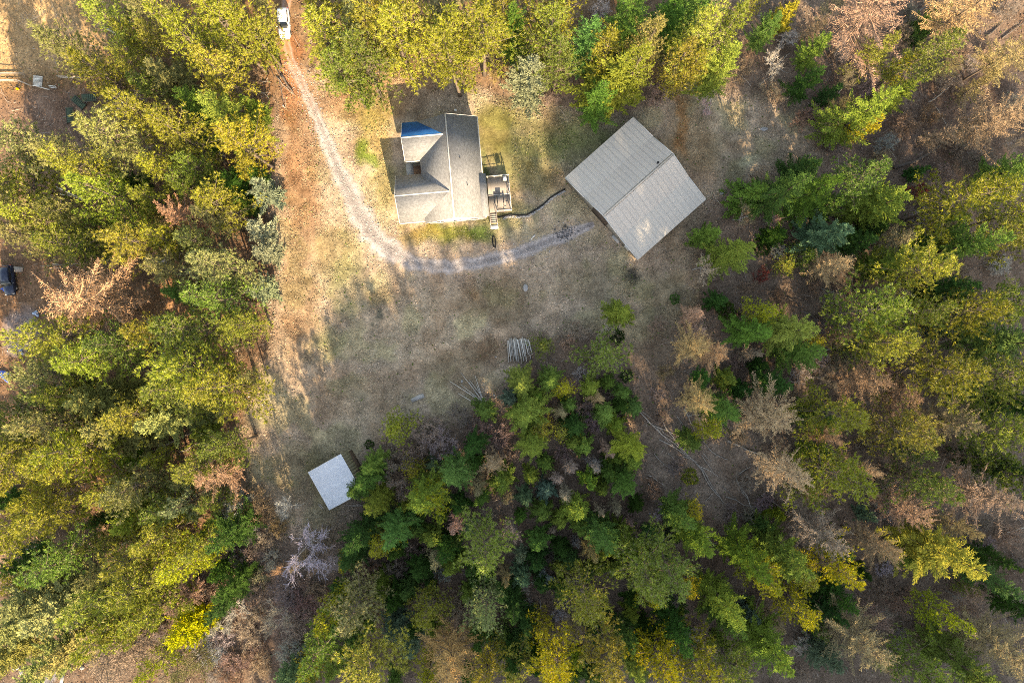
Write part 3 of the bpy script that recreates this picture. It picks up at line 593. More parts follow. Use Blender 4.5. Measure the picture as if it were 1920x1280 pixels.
def fir(seed, h=18., r=3.1, cbf=.14, nb=125, step=.17, wid=.062, power=.8, k=1.0):
    rng = np.random.default_rng(seed); cb = cbf * h
    prof = lambda t: (1 - t) ** power * np.clip((t + .2) / .3, 0, 1) ** .5
    z, az, L, el = whorls(rng, h, r, cb, nb, prof, -.22, .55, .22, 11)
    tm, at = trunk_mesh(rng, h, .010 * h + .03, None, .15)
    P_, D_, L_, W_ = [], [], [], []
    for i in range(nb):
        d = np.array((math.cos(az[i]), math.sin(az[i]), 0)); side = np.array((-d[1], d[0], 0)); base = at(np.array([z[i]]))[0]
        n = max(3, int(L[i] / step)); q = np.linspace(.15, 1, n)
        zz = (math.sin(el[i]) * q - .16 * np.sin(q * math.pi) * 1.0 + .10 * q ** 2) * L[i]
        pc = base + d * (q * L[i] * math.cos(el[i]))[:, None] + np.array((0, 0, 1.)) * zz[:, None]
        if i % 3 == 0: tm.tube(pc[[0, n // 2, n - 1]], [.012 + .010 * L[i], .007 + .006 * L[i], .005], 3, False)
        ln = (.25 * L[i] * (1.02 - q) + .16) * rng.uniform(.75, 1.2, n)
        for off in (1, -1):
            for rep in range(2):
                dd_ = d * rng.uniform(.55, .95, (n, 1)) + side * off * rng.uniform(.5, .95, (n, 1)) + np.array((0, 0, 1.)) * rng.normal(.0, .22, (n, 1))
                P_.append(pc + rng.normal(size=(n, 3)) * .05 + side * off * ln[:, None] * (.42 * rep)); D_.append(dd_); L_.append(ln * (.75 if rep else .85)); W_.append(np.full(n, wid))
        P_.append(pc); D_.append(np.tile(d, (n, 1)) + rng.normal(size=(n, 3)) * .25 + (0, 0, .15)); L_.append(np.full(n, .34)); W_.append(np.full(n, wid))
    P = np.vstack(P_); D = np.vstack(D_); L = np.concatenate(L_); W = np.concatenate(W_)
    cm = MB(); lozenges(cm, P, D, L, W * rng.uniform(.7, 1.3, len(P)) * k, rng)
    # short upright tufts give the sprays depth
    kk = rng.random(len(P)) < .45; tris(cm, (P + unit(D) * L[:, None] * .6)[kk], unit(D)[kk] + rng.normal(size=(kk.sum(), 3)) * .5 + (0, 0, .5), rng.uniform(.16, .3, kk.sum()), .05 * k, rng)
    return tm.mesh('trunk', True), cm.mesh('crown')
def larch(seed, h=17., r=3.7, cbf=.28, nb=105, step=.13, wid=.026, power=.6, tl=.85):
    rng = np.random.default_rng(seed); cb = cbf * h
    prof = lambda t: (1 - t) ** power * np.clip((t + .15) / .35, 0, 1) ** .6
    z, az, L, el = whorls(rng, h, r, cb, nb, prof, -.05, .75, .3)
    tm, at = trunk_mesh(rng, h, .010 * h + .03, None, .3)
    P_, D_, L_ = [], [], []
    cm = MB()
    for i in range(nb):
        d = np.array((math.cos(az[i]), math.sin(az[i]), 0)); side = np.array((-d[1], d[0], 0)); base = at(np.array([z[i]]))[0]
        n = max(4, int(L[i] / step)); q = np.linspace(.12, 1, n)
        zz = (math.sin(el[i]) * q + .18 * q ** 2 - .05) * L[i]
        bend = rng.normal() * .22
        pc = base + d * (q * L[i] * math.cos(el[i]))[:, None] + np.array((0, 0, 1.)) * zz[:, None] + side * (bend * q ** 2 * L[i])[:, None]
        tm.tube(pc[[0, n // 2]], [.014 + .011 * L[i], .010 + .006 * L[i]], 3, False)
        cm.tube(pc[[n // 4, n // 2, (3 * n) // 4, n - 1]], [.014 + .006 * L[i], .012 + .005 * L[i], .02, .01], 3, False)
        for off in (1, -1):
            ln = (.26 * L[i] * (1.05 - q) + .22) * rng.uniform(.5, 1.3, n) * tl
            dd_ = d * rng.uniform(.5, 1.1, (n, 1)) + side * off * rng.uniform(.4, 1.0, (n, 1)) + np.array((0, 0, 1.)) * rng.normal(.0, .35, (n, 1))
            P_.append(pc); D_.append(dd_); L_.append(ln)
            m = rng.random(n) < .8; f = rng.uniform(.3, .8, (m.sum(), 1))
            P_.append(pc[m] + unit(dd_[m]) * ln[m][:, None] * f); D_.append(dd_[m] + rng.normal(size=(m.sum(), 3)) * .6); L_.append(ln[m] * .7)
    P = np.vstack(P_); D = np.vstack(D_); L = np.concatenate(L_)
    lozenges(cm, P, D, L, wid * rng.uniform(.7, 1.5, len(P)), rng, up=np.zeros(3))
    # knobby short shoots
    f = rng.random((len(P), 1)); tris(cm, P + unit(D) * L[:, None] * f, rng.normal(size=(len(P), 3)), rng.uniform(.06, .16, len(P)), .035, rng)
    return tm.mesh('trunk', True), cm.mesh('crown')
def decid(seed, h=9., r=3.4, stems=1, fine=.014, depth=4, lean=0.0):
    rng = np.random.default_rng(seed); tm = MB(); cm = MB(); P_, D_, L_ = [], [], []
    def grow(p, d, L, rad, lev):
        m = 4; pts = [p]; dd_ = d
        for q in range(m):
            dd_ = dd_ + rng.normal(size=3) * .13 + np.array((0, 0, .05)); dd_ /= np.linalg.norm(dd_); pts.append(pts[-1] + dd_ * L / m)
        pts = np.array(pts); rr = np.linspace(rad, rad * .55, m + 1)
        (tm if lev < 2 else cm).tube(pts, rr, 5 if lev < 2 else 3, False)
        if lev >= depth - 1:
            n = 12; f = rng.integers(1, m + 1, n); P_.append(pts[f] - (pts[f] - pts[f - 1]) * rng.random((n, 1))); D_.append(np.tile(dd_, (n, 1)) + rng.normal(size=(n, 3)) * .65); L_.append(rng.uniform(.25, .7, n) * r / 3)
            return
        nb = 5 if lev == 0 else 4
        for q in range(nb):
            f = rng.uniform(.45, 1.0) if q else 1.0; jj = min(m - 1, int(f * m)); b = pts[jj] + (pts[jj + 1] - pts[jj]) * (f * m - jj if jj < m else 0)
            ax = rng.normal(size=3); ax -= ax @ dd_ * dd_; ax /= np.linalg.norm(ax) + 1e-9
            sp = rng.uniform(.45, .95) if lev == 0 else rng.uniform(.4, .9)
            grow(b, unit((dd_ * math.cos(sp) + ax * math.sin(sp) + np.array((0, 0, .12)))[None])[0], L * rng.uniform(.55, .75), rad * .52, lev + 1)
    for s_ in range(stems):
        a = rng.random() * 6.28; ln = lean + (0 if stems == 1 else rng.uniform(.35, .8)); d = np.array((math.cos(a) * math.sin(ln), math.sin(a) * math.sin(ln), math.cos(ln)))
        grow(np.array((math.cos(a) * .1 * (stems > 1), math.sin(a) * .1 * (stems > 1), -.2)), d, h * (.42 if stems == 1 else .36), .013 * h + .02 if stems == 1 else .008 * h + .015, 0)
    P = np.vstack(P_); D = np.vstack(D_); L = np.concatenate(L_); lozenges(cm, P, D, L, fine * rng.uniform(.7, 1.4, len(P)), rng, up=np.zeros(3))
    m = len(P); tris(cm, P + unit(D) * L[:, None] * rng.random((m, 1)), unit(D) + rng.normal(size=(m, 3)) * .7, rng.uniform(.12, .35, m), fine, rng)
    return tm.mesh('trunk', True), cm.mesh('crown')
def bush(seed, h=2.2, r=1.5, n=420):
    rng = np.random.default_rng(seed); tm = MB(); cm = MB()
    for q in range(7):
        a = rng.random() * 6.28; e = rng.uniform(.1, .8); tip = np.array((math.cos(a) * math.sin(e) * r * .9, math.sin(a) * math.sin(e) * r * .9, math.cos(e) * h * .85)); tm.tube([(0, 0, -.1), tip * .5 + (0, 0, .15), tip], [.05, .03, .01], 4, False)
    D = unit(rng.normal(size=(n, 3)) + (0, 0, .25)); lump = 1 + .3 * np.sin(D[:, 0] * 5 + seed) * np.cos(D[:, 1] * 4 + 2 * seed); R = rng.uniform(.55, 1.0, n) ** .5 * lump
    P = D * R[:, None] * np.array((r, r, h * .5)) + (0, 0, h * .52); k = 6
    tris(cm, np.repeat(P, k, 0), np.repeat(D, k, 0) + rng.normal(size=(n * k, 3)) * .7, rng.uniform(.14, .32, n * k), .055, rng)
    return tm.mesh('trunk', True), cm.mesh('crown')

KIND = {}   # code: (object name, noun, category, builds [(trunk, crown)], h, r, bark, leaf, crown-centre fraction)
def kind(code, name, noun, cat, makers, h, r, bark, leaf, cf):
    b = []
    for f in makers:
        t, c = f(); t.materials.append(M[bark]); c.materials.append(M[leaf]); b.append((t, c))
    KIND[code] = (name, noun, cat, b, h, r, cf)
kind('P', 'pine_tree', 'pine', 'tree', [lambda q=q: pine(100 + q) for q in range(6)], 20, 3.4, 'bark', 'needles', .62)
kind('p', 'young_pine', 'young pine', 'tree', [lambda q=q: pine(120 + q, 10, 2.0, .12, 70, .30, (.22, .38), 8, .042) for q in range(4)], 10, 2.0, 'bark', 'needles', .55)
kind('F', 'fir_tree', 'fir', 'tree', [lambda q=q: fir(140 + q) for q in range(5)], 18, 3.1, 'bark_dark', 'sprays', .5)
kind('f', 'young_fir', 'young fir', 'tree', [lambda q=q: fir(150 + q, 8.5, 1.9, .04, 80, .13, .06, .85) for q in range(4)], 8.5, 1.9, 'bark_dark', 'sprays', .45)
kind('S', 'spruce_tree', 'spruce', 'tree', [lambda q=q: fir(160 + q, 14, 3.0, .10, 115, .17, .085, .78) for q in range(4)], 14, 3.0, 'bark_dark', 'sprays', .48)
kind('s', 'young_spruce', 'young spruce', 'tree', [lambda q=q: fir(170 + q, 7, 1.9, .03, 66, .14, .07, 1.0) for q in range(3)], 7, 1.9, 'bark_dark', 'sprays', .45)
kind('L', 'larch_tree', 'bare larch', 'tree', [lambda q=q: larch(180 + q) for q in range(5)], 17, 3.7, 'bark', 'twigs', .6)
kind('D', 'young_larch', 'young bare larch', 'tree', [lambda q=q: larch(190 + q, 9, 1.6, .08, 90, .11, .015, .8, .8) for q in range(3)], 9, 1.6, 'bark', 'twigs', .5)
kind('B', 'bare_tree', 'bare leafless tree', 'tree', [lambda q=q: decid(200 + q, 9, 3.4, 1, .020) for q in range(4)], 9, 3.4, 'bark_pale', 'twigs', .62)
kind('U', 'bare_shrub', 'bare shrub', 'shrub', [lambda q=q: decid(210 + q, 5, 2.6, 7, .019, 3) for q in range(4)], 3.4, 2.4, 'bark', 'twigs', .5)
kind('K', 'green_bush', 'green bush', 'bush', [lambda q=q: bush(220 + q) for q in range(4)], 2.2, 1.5, 'bark', 'bush', .5)

COL = {'y': (.315, .325, .05), 'Y': (.45, .43, .03), 'o': (.30, .305, .115), 'g': (.10, .19, .045), 'd': (.045, .105, .028), 'b': (.12, .19, .12), 'w': (.30, .33, .22), 'v': (.19, .26, .05),  # Y and a: warm sunlight on the crowns put into their colour
       't': (.50, .35, .225), 'r': (.43, .29, .21), 'a': (.62, .40, .21), 'm': (.40, .33, .18), 'q': (.34, .27, .24), 'n': (.54, .50, .48), 'h': (.42, .31, .25), 'x': (.24, .06, .045)}
CNAME = {'y': 'yellow green', 'Y': 'sunlit yellow', 'o': 'olive', 'g': 'green', 'd': 'dark green', 'b': 'blue green', 'w': 'pale grey green', 'v': 'fresh green', 't': 'tan', 'r': 'reddish brown', 'a': 'sunlit golden',
         'm': 'olive tan', 'q': 'purplish grey', 'n': 'pale grey', 'h': 'pinkish brown', 'x': 'dark red'}
# x, y of the crown in the photo, kind, colour, crown radius in photo pixels
T = """140 100 P o 40;205 35 P y 40;282 25 P o 36;345 60 P y 46;430 60 P y 46;468 55 P y 38;410 140 P y 42;485 150 U h 26;190 142 P y 36;320 150 S o 38;280 222 P y 44;345 258 P y 42;430 222 F v 52;455 272 P y 42;370 200 F g 32
215 268 P o 50;25 272 P o 46;125 288 P o 36;150 312 P y 40;305 316 P y 34;370 312 P v 32;40 342 P y 46;28 402 P o 42;200 366 P y 46;252 392 S o 34;285 376 P y 30;360 352 P v 30;412 388 P y 38;350 402 L r 40;402 412 P o 30
500 360 s w 34;490 436 s w 30;497 476 s w 28;486 546 s w 31;80 412 P y 38;122 402 P o 34;98 446 S o 34;60 446 P o 36;132 456 P y 36;252 450 P y 46;320 446 P y 36;372 456 P o 30;323 508 P o 37;420 498 P o 45;402 556 P v 45
170 578 L t 82;100 628 P y 46;168 676 P y 50;232 652 P g 40;276 626 P y 32;453 607 P y 34;363 616 P v 54;353 682 P y 62;412 728 P y 52;330 732 P v 46;462 648 U h 30;84 704 P o 40;112 742 P v 36;36 764 P o 28;134 742 P y 36
200 746 S o 50;252 772 P y 40;230 800 S o 56;318 782 S o 46;100 796 P o 45;22 802 P y 36;142 842 P y 50;50 842 P y 46;424 838 P v 36;33 892 P y 46;127 858 P y 48;80 930 P y 36;110 966 P y 40;152 966 U h 26;20 996 P y 40;213 920 P y 36
253 908 P o 40;267 968 S y 44;320 950 P v 35;352 944 P o 30;413 890 L t 40;380 868 P y 38;437 997 F d 38;400 986 F d 20;107 1058 P v 45;187 1068 P o 30;253 1040 P y 46;302 1010 P y 40;363 1050 P Y 42;386 1022 P y 32;267 1100 P y 54;200 1120 P y 50
293 1138 P y 40;343 1120 L r 28;407 1104 U h 30;440 1096 F d 30;423 1132 F d 28;362 1174 S Y 40;207 1176 P y 50;240 1160 P y 34;67 1116 S o 50;120 1142 S o 54;33 1172 S o 50;20 1230 S o 42;100 1238 S o 46;145 1214 S o 44;233 1228 L r 66;293 1240 P Y 26
483 950 U h 40;567 1020 B n 62;530 1067 D a 15;563 1048 D a 17;584 1066 D t 14;628 1062 B n 34;610 1000 U q 36;500 1010 U h 30;623 1150 P Y 34;652 1142 F g 34;580 1246 P Y 22;607 1214 P v 44;547 1266 S b 36;390 1218 U n 34
667 22 P o 42;677 112 P v 54;610 84 P y 50;650 142 P v 42;750 84 P y 56;767 28 P y 50;827 20 P o 42;847 104 P y 48;900 60 P y 54;853 58 P y 40;960 62 F g 36;940 20 P y 40;993 152 S w 44;1027 64 P y 50;1040 18 P y 44;1120 14 U n 22
1047 112 P v 36;1107 90 F g 40;1173 42 F g 48;1153 150 S y 58;1140 94 P y 36;1187 128 P y 38;1117 190 F g 34;1257 34 F g 40;1213 78 P o 36;1273 122 P y 36;1240 110 U h 22;1223 182 U h 26;940 142 U r 24;1037 188 U h 20;606 22 P y 40;700 60 P y 42;720 20 P y 40
1303 22 F g 45;1360 62 P y 38;1300 82 P y 44;1347 128 F v 38;1290 136 P y 32;1473 36 s y 27;1437 58 F g 26;1407 6 P y 18;1627 38 L r 72;1640 96 P y 28;1730 104 P v 40;1693 124 P Y 20;1807 20 L t 58;1903 94 L m 42;1523 100 F v 26;1513 154 F d 26;1680 178 F v 25;1612 220 F v 42;1624 236 P Y 22
1857 228 L t 52;1762 254 L t 22;1500 322 f d 30;1607 330 P g 40;1467 360 F d 44;1413 364 f g 36;1393 402 B h 32;1527 358 F g 40;1548 388 f g 26;1640 384 S v 48;1717 364 U x 22;1807 378 P y 48;1853 362 P y 34;1903 318 F g 36;1720 320 f d 15;1907 402 P y 36;1547 442 S b 44
1330 448 s v 28;1370 472 F v 38;1453 438 f d 22;1430 464 K d 16;1313 500 B n 30;1427 514 U x 17;1607 454 F d 26;1560 500 L a 34;1723 504 P y 48;1673 494 F v 40;1800 464 F g 44;1893 444 P y 42;1767 540 F d 40;1350 564 f d 20;1362 582 K g 17;1423 584 P Y 25;1407 624 F v 36;1480 617 F v 42
1497 660 F g 36;1520 642 P Y 16;1623 587 P v 52;1653 637 P y 44;1717 584 P v 42;1803 587 P y 46;1873 567 P v 48;1300 657 L a 35;1340 661 L a 32;1317 710 f g 20;1423 684 f d 16;1393 728 f d 20;1450 724 F d 30;1307 750 L a 33;1547 710 B h 28;1617 717 L r 38;1763 690 P y 54;1863 707 P y 54;1880 640 F g 52
1570 774 P y 45;1530 776 F g 30;1690 750 L t 30;1693 804 P y 45;1780 797 L m 40;1437 790 L t 54;1350 764 F g 34;1330 807 P Y 21;1297 824 f v 22;1537 817 L t 25;1880 804 P v 54;1900 760 F d 40;1713 847 P v 26;1497 747 D t 15
1293 894 K v 16;1480 884 L t 48;1570 894 P y 56;1740 907 P v 38;1700 884 L r 25;1687 950 L t 38;1847 924 L t 60;1897 890 P v 40;1863 868 F d 34;1300 958 P Y 18;1300 1010 F v 36;1273 966 F g 34;1287 1100 P Y 22;1397 1044 F v 44;1430 1072 P Y 34;1467 1040 F v 48;1493 1072 P y 30;1557 1064 P Y 36
1533 997 L r 50;1642 1020 L r 40;1756 1036 F y 60;1860 1087 F g 30;1790 987 L m 28;1867 1047 F d 25;1350 1122 F v 40;1364 1154 F g 34;1563 1110 F d 32;1493 1134 P Y 32;1548 1140 F d 30;1613 1070 f d 15;1440 1204 F v 48;1600 1194 L m 56;1767 1150 P Y 28;1830 1140 B h 44;1870 1204 L m 56;1800 1240 F v 48
1713 1254 P v 40;1547 1227 S b 30;1313 1260 P Y 48;1380 1252 P v 36;1300 1197 U n 20;1910 1140 F d 30;687 897 F g 30;671 916 F g 24;710 937 F v 32;700 874 F v 25;747 874 U h 35;753 906 B h 34;800 930 F v 42;803 934 P Y 30;743 990 F g 38;744 992 s Y 25;710 1024 P Y 22;680 1004 F d 36;653 1054 P Y 18;663 1034 F d 30
853 884 F g 34;843 861 f v 14;930 874 D t 30;947 900 f v 28;890 910 D m 22;983 934 s b 21;1027 917 s b 23;1070 880 D h 18;1062 921 D t 18;1103 901 s v 23;1173 901 F g 30;1188 862 f v 24;1077 954 f v 30;1123 960 D t 13;1153 947 D m 15;1177 980 D h 12;1020 960 f g 22;837 1027 F d 28;907 1030 P v 45
967 997 B n 25;1010 1010 f g 25;1038 994 D q 11;1080 1020 D q 12;1130 1004 F g 36;1142 994 s v 22;1050 1030 f d 20;1003 1047 f d 22;1070 1047 f d 22;1027 1077 B n 22;1017 1092 f d 20;787 1064 S d 25;990 1107 B n 20;1100 1117 P y 46;1207 1070 P v 54;1257 1067 P v 45;1187 1040 F v 30;1220 1117 P Y 20;743 1120 S d 28
663 1137 P o 42;803 1144 P y 32;913 1144 P o 35;857 1144 U q 42;853 1227 L a 56;960 1137 F d 25;987 1160 F d 22;1017 1180 P Y 22;1052 1147 U n 22;740 1174 S b 30;773 1204 S b 28;707 1237 P y 52;917 1250 P y 32;800 1260 P Y 28;960 1226 F d 30;1003 1237 S d 25;1047 1227 P Y 40;1043 1268 P Y 30;1143 1227 P y 48;1240 1240 P Y 38;1190 1247 F v 30;1267 1174 F d 38;1173 1190 F g 28;967 1268 P y 35;1263 998 K d 18
1163 583 f v 27;1137 613 B n 19;1013 647 p v 20;1120 673 p v 38;1157 630 K d 14;1087 613 U h 26;977 717 F v 30;987 772 S v 40;1030 713 F g 25;1060 730 p Y 20;1050 777 D m 18;1017 807 p y 22;1003 833 F v 32;1050 813 p y 18;907 772 f g 22;867 780 U q 30;747 807 p y 30;693 833 K d 9;803 812 U h 36;827 834 U q 36;887 834 F d 25
847 860 f v 13;1133 777 f v 25;1153 800 s v 22;1097 840 f v 20;1137 847 D h 17;1180 837 F v 34;1167 733 f g 18;1187 760 f g 18;1173 703 K d 12;1087 700 U n 14;1037 693 U h 16;1265 560 K g 10;900 805 U q 26;960 850 U h 24;940 815 U q 24;770 850 U h 28;725 905 U h 22;1090 760 U q 22;1110 790 U h 20;1080 720 U h 18;1060 640 U h 18;1230 610 U h 18
690 1060 U h 26;740 1060 U q 28;600 1100 U h 30;540 1110 U q 34;480 1080 U h 28;520 1180 B n 36;560 1170 U h 34;470 1180 U h 34;440 1230 U q 30;500 1240 U h 30;660 1090 U q 24;1460 120 B n 30;1330 195 B n 20;1500 230 U h 22;1560 280 U q 22;1450 175 U h 26;1400 130 U h 24;1580 150 U h 26;1700 230 U h 26;1780 160 U h 28;1840 300 U q 26;1650 300 U h 22
1240 780 U h 20;1260 870 U q 22;1220 920 U h 22;1240 960 U n 18;1400 900 U h 24;1410 960 U q 22;1370 960 U h 20;1620 830 U h 22;1640 900 U h 24;1560 1200 U q 24;1690 1120 U h 30;1650 1100 U q 24;1900 1000 U h 28;1840 1020 U h 24;1730 1180 U h 24;1680 1200 U q 24;1560 560 U h 24;1540 620 U q 22;1460 560 U h 20;1250 700 U h 20;1230 740 U q 16;1400 540 U h 18;1380 680 U q 18"""
TREES = []  # some Y entries are the sunlit tips of larger conifers, set as separate trees
for tok in T.replace('\n', ';').split(';'):
    x, y, k, c, r = tok.split(); TREES.append([float(x), float(y), k, c, float(r)])
frng = np.random.default_rng(23)
def fill(poly, n, kinds, cols, rr, gap):
    P_ = np.array(poly, float); lo = P_.min(0); hi = P_.max(0); made = 0; tries = 0
    while made < n and tries < 6000:
        tries += 1; x, y = frng.uniform(lo, hi); r = frng.uniform(*rr)
        if poly_sd(np.array([x]), np.array([y]), poly)[0] < 0: continue
        if any((t[0] - x) ** 2 + (t[1] - y) ** 2 < (gap * (t[4] + r)) ** 2 for t in TREES): continue
        if poly_sd(np.array([x]), np.array([y]), [(1195, 750), (1300, 770), (1420, 900), (1400, 1010), (1330, 1020), (1230, 900)])[0] > -4: continue
        if x < 200 and y < 275 or (y > 470 and y < 740 and x < 340 and x + (y - 470) * .3 < 360): continue
        k = kinds[frng.integers(len(kinds))]; TREES.append([round(x), round(y), k, cols[k][frng.integers(len(cols[k]))], round(r)]); made += 1
FC = {'f': 'ggvdvd', 's': 'bvgb', 'D': 'thqm', 'U': 'hhqn', 'p': 'yvv', 'F': 'ggvdv', 'P': 'yov', 'B': 'nh', 'L': 'trm'}
fill([(700, 900), (760, 830), (900, 800), (1000, 690), (1150, 690), (1210, 780), (1200, 950), (1290, 1100), (1290, 1275), (560, 1275), (640, 1080)], 105, 'fffffffsspDDUU', FC, (15, 25), .62)
fill([(1300, 480), (1560, 330), (1915, 330), (1915, 1275), (1300, 1275), (1230, 900), (1260, 640)], 70, 'fffspUUUUUDDLBB', FC, (17, 27), .66)
fill([(0, 0), (500, 0), (500, 500), (440, 900), (400, 1275), (0, 1275)], 34, 'PPPFfU', FC, (20, 30), .70)
fill([(1380, 10), (1910, 10), (1910, 330), (1560, 330), (1540, 220), (1400, 170)], 26, 'UUUUfDBL', FC, (17, 26), .72)
fill([(430, 930), (560, 960), (640, 1000), (590, 1270), (400, 1270)], 18, 'UUUUB', {'U': 'nhhq', 'B': 'n'}, (22, 36), .5)
HF = {'P': .44, 'p': .34, 'F': .42, 'f': .36, 'S': .36, 's': .32, 'L': .38, 'D': .46, 'B': .27, 'U': .12, 'K': .14}
HM = {'P': 23.5, 'p': 12, 'F': 20.5, 'f': 11, 'S': 17, 's': 10, 'L': 19, 'D': 10, 'B': 12, 'U': 4.2, 'K': 3}

RF = {'P': 1.10, 'F': 1.08, 'S': 1.1, 'L': 1.08, 'f': 1.1, 's': 1.08, 'p': 1.1}
LAND = [(531, 40, 'white parked car'), (0, 0, 'top left corner'), (70, 165, 'left garden fence'), (775, 240, 'blue roof slope'), (1183, 223, "barn's top corner"), (1327, 370, "barn's right corner"), (1197, 486, "barn's bottom corner"),
        (620, 900, 'pale roofed shed'), (972, 662, 'log pile'), (890, 735, 'fan of pale poles'), (784, 747, 'grey slab in the clearing'), (10, 705, 'blue tarp'), (15, 525, 'dark blue car'), (0, 1280, 'bottom left corner'),
        (1920, 1280, 'bottom right corner'), (1920, 0, 'top right corner'), (170, 578, 'huge brown larch on the left'), (0, 900, 'left edge, seven tenths down'), (480, 1280, 'bottom edge, a quarter along'), (960, 1280, 'middle of the bottom edge'),
        (1440, 1280, 'bottom edge, three quarters along'), (1920, 640, 'middle of the right edge'), (1920, 320, 'right edge, a quarter down'), (1920, 960, 'right edge, three quarters down'), (240, 0, 'top edge, an eighth along'),
        (960, 0, 'middle of the top edge'), (1440, 0, 'top edge, three quarters along'), (1680, 0, 'top edge, seven eighths along'), (730, 0, 'top edge, three eighths along'), (1722, 290, 'thick fallen trunk at upper right'), (1318, 658, 'golden larch pair right of centre'),
        (853, 1227, 'big golden larch at the bottom'), (1280, 850, 'fallen poles below right of centre'), (380, 300, 'upper left wood, west of the drive bend'), (360, 690, 'left wood beside the clearing'), (250, 1050, 'middle of the lower left wood'),
        (250, 400, 'left wood, a third down'), (1100, 1000, 'dark thicket below the clearing'), (900, 1000, 'thicket right of the shed'), (1500, 1040, 'middle of the lower right wood'), (1600, 700, 'middle of the right wood'), (1700, 900, 'lower right wood, far side'),
        (1480, 400, 'hedge of firs right of the barn'), (550, 1040, 'grey bare trees below the shed'), (1450, 180, 'bare ground right of the barn top'), (320, 510, 'gap in the left wood'), (500, 440, 'row of pale spruces by the drive'), (1150, 720, 'young trees right of the log pile'),
        (1280, 1200, 'lower right wood, bottom near side'), (1720, 1080, 'lower right wood, beside the bright fir'), (720, 1150, 'bottom wood below the shed'), (80, 1130, 'lower left edge wood')]
ORD = ['nearest', 'second nearest', 'third nearest', 'fourth nearest', 'fifth nearest', 'sixth nearest', 'seventh nearest', 'eighth nearest', 'ninth nearest', 'tenth nearest', 'eleventh nearest', 'twelfth nearest']
def rank_labels(items):
    """items: list of (x, y, noun, look) -> unique label for each, by its rank of nearness to a landmark"""
    out = [None] * len(items); used = set()
    by = {}
    for n_, it in enumerate(items): by.setdefault((it[3], it[2]), []).append(n_)
    for key, ids in by.items():
        for n_ in ids:
            best = None
            for (lx, ly, ln) in LAND:
                d0 = math.hypot(items[n_][0] - lx, items[n_][1] - ly)
                rk = sum(1 for m in ids if (math.hypot(items[m][0] - lx, items[m][1] - ly), m) < (d0, n_))
                sc_ = rk * 130 + d0
                if rk < len(ORD) and (best is None or sc_ < best[0]): best = (sc_, rk, ln)
            out[n_] = '%s %s %s the %s' % (items[n_][3], items[n_][2], ORD[best[1]], best[2])
    return out
labels = rank_labels([(t[0], t[1], KIND[t[2]][1], CNAME[t[3]]) for t in TREES])
trng = np.random.default_rng(11); SHAFTS = []
GROUPS = {'P': 'pines of the surrounding wood', 'p': 'young pines in the clearing', 'F': 'firs of the surrounding wood', 'f': 'young firs below the clearing', 'S': 'spruces of the surrounding wood', 's': 'young spruces', 'L': 'bare larches of the surrounding wood',
          'D': 'young larches below the clearing', 'B': 'bare leafless trees', 'U': 'bare shrubs of the wood floor', 'K': 'green bushes'}
for n_, (x, y, k, c, r) in enumerate(TREES):
    name, noun, cat, builds, h0, r0, cf = KIND[k]
    h = min(HM[k], HF[k] * r + {'P': 3.5, 'F': 2, 'L': 3}.get(k, .3)) * trng.uniform(.93, 1.07)
    bx, by = gpx(x, y, cf * h); rw = r * S * (1 - cf * h / HC) * RF.get(k, 1.0)
    tr, cr = builds[trng.integers(len(builds))]
    right = k in 'PLF' and c not in 'd' and (x > 1560 or (x > 1270 and y < 150))
    south = k in 'PFL' and c not in 'd' and y > 1000 and x > 560 and r > 28
    if (c in 'Ya' or right or south or (k in 'PL' and x > 1380)) and x > 470 and (y > 300 or x > 1270): SHAFTS.append((bx, by, h * (.8 if c in 'Ya' else .84), min(rw * (.7 if right else .5), 2.5), c == 'a'))
    root = empty(name, (bx, by, float(gz(bx, by)) - .05), trng.random() * 6.28)
    root.scale = (rw / r0, rw / r0, h / h0)
    tag(root, labels[n_], cat, GROUPS[k])
    o1 = link('trunk', tr, None, root); o2 = link('crown', cr, None, root)
    col = np.array(COL[c]) * trng.uniform(.75, 1.2) * np.array((1 + trng.normal() * .10, 1, 1 + trng.normal() * .12))
    o2.color = (*np.clip(col, 0, 1), 1); o1.color = (1, 1, 1, 1)

# ------------------------------------------------------------------ wooded hillside south of the plot (unseen; crest and trees shaped to shade the clearing)
def simple_conifer(rng, h, r):
    n = 200; t = rng.random(n) ** .9; z = h * (.03 + .95 * t); a = rng.random(n) * 6.28; L = r * (1 - t) ** .6 + .3
    d = np.stack([np.cos(a), np.sin(a), rng.normal(-.15, .2, n)], -1); P = np.stack([0 * z, 0 * z, z], -1); s = np.stack([-np.sin(a), np.cos(a), 0 * a], -1)
    W = (.34 * L + .25)[:, None]; Lc = L[:, None]
    V = np.stack([P, P + d * Lc * .6 + s * W + (0, 0, .35) * W, P + d * Lc, P + d * Lc * .6 - s * W - (0, 0, .35) * W], 1)
    return V                                     # (n, 4, 3) boughs
hr_ = np.random.default_rng(5); mb = MB(); BOUGH = []
for row, (dy, spc) in enumerate(((21, 3.2), (17, 3.2), (13, 3.2), (9, 3.2), (5, 3.2), (1, 3.2), (-4, 3.6), (-10, 4.0))):
    x = -70.0
    while x < 230:
        x += spc * hr_.uniform(.6, 1.4); y = CREST_Y + dy + hr_.normal() * 2.0
        top = float(crest_top(x)) - .5 * (y - CREST_Y); zb = float(gz(x, y)); hh = (top - zb) * hr_.uniform(.86, 1.02)
        if hh < 8: continue
        hh = min(hh, 62); BOUGH.append(simple_conifer(hr_, hh, hr_.uniform(3.2, 4.6)) + np.array((x, y, zb)))
        mb.tube([(x, y, zb - .5), (x, y, zb + hh * .95)], [.2, .05], 5, False)
BOUGH = np.vstack(BOUGH); mid_ = BOUGH.mean(1); SD = np.array(sun_dir); keep = np.ones(len(BOUGH), bool)
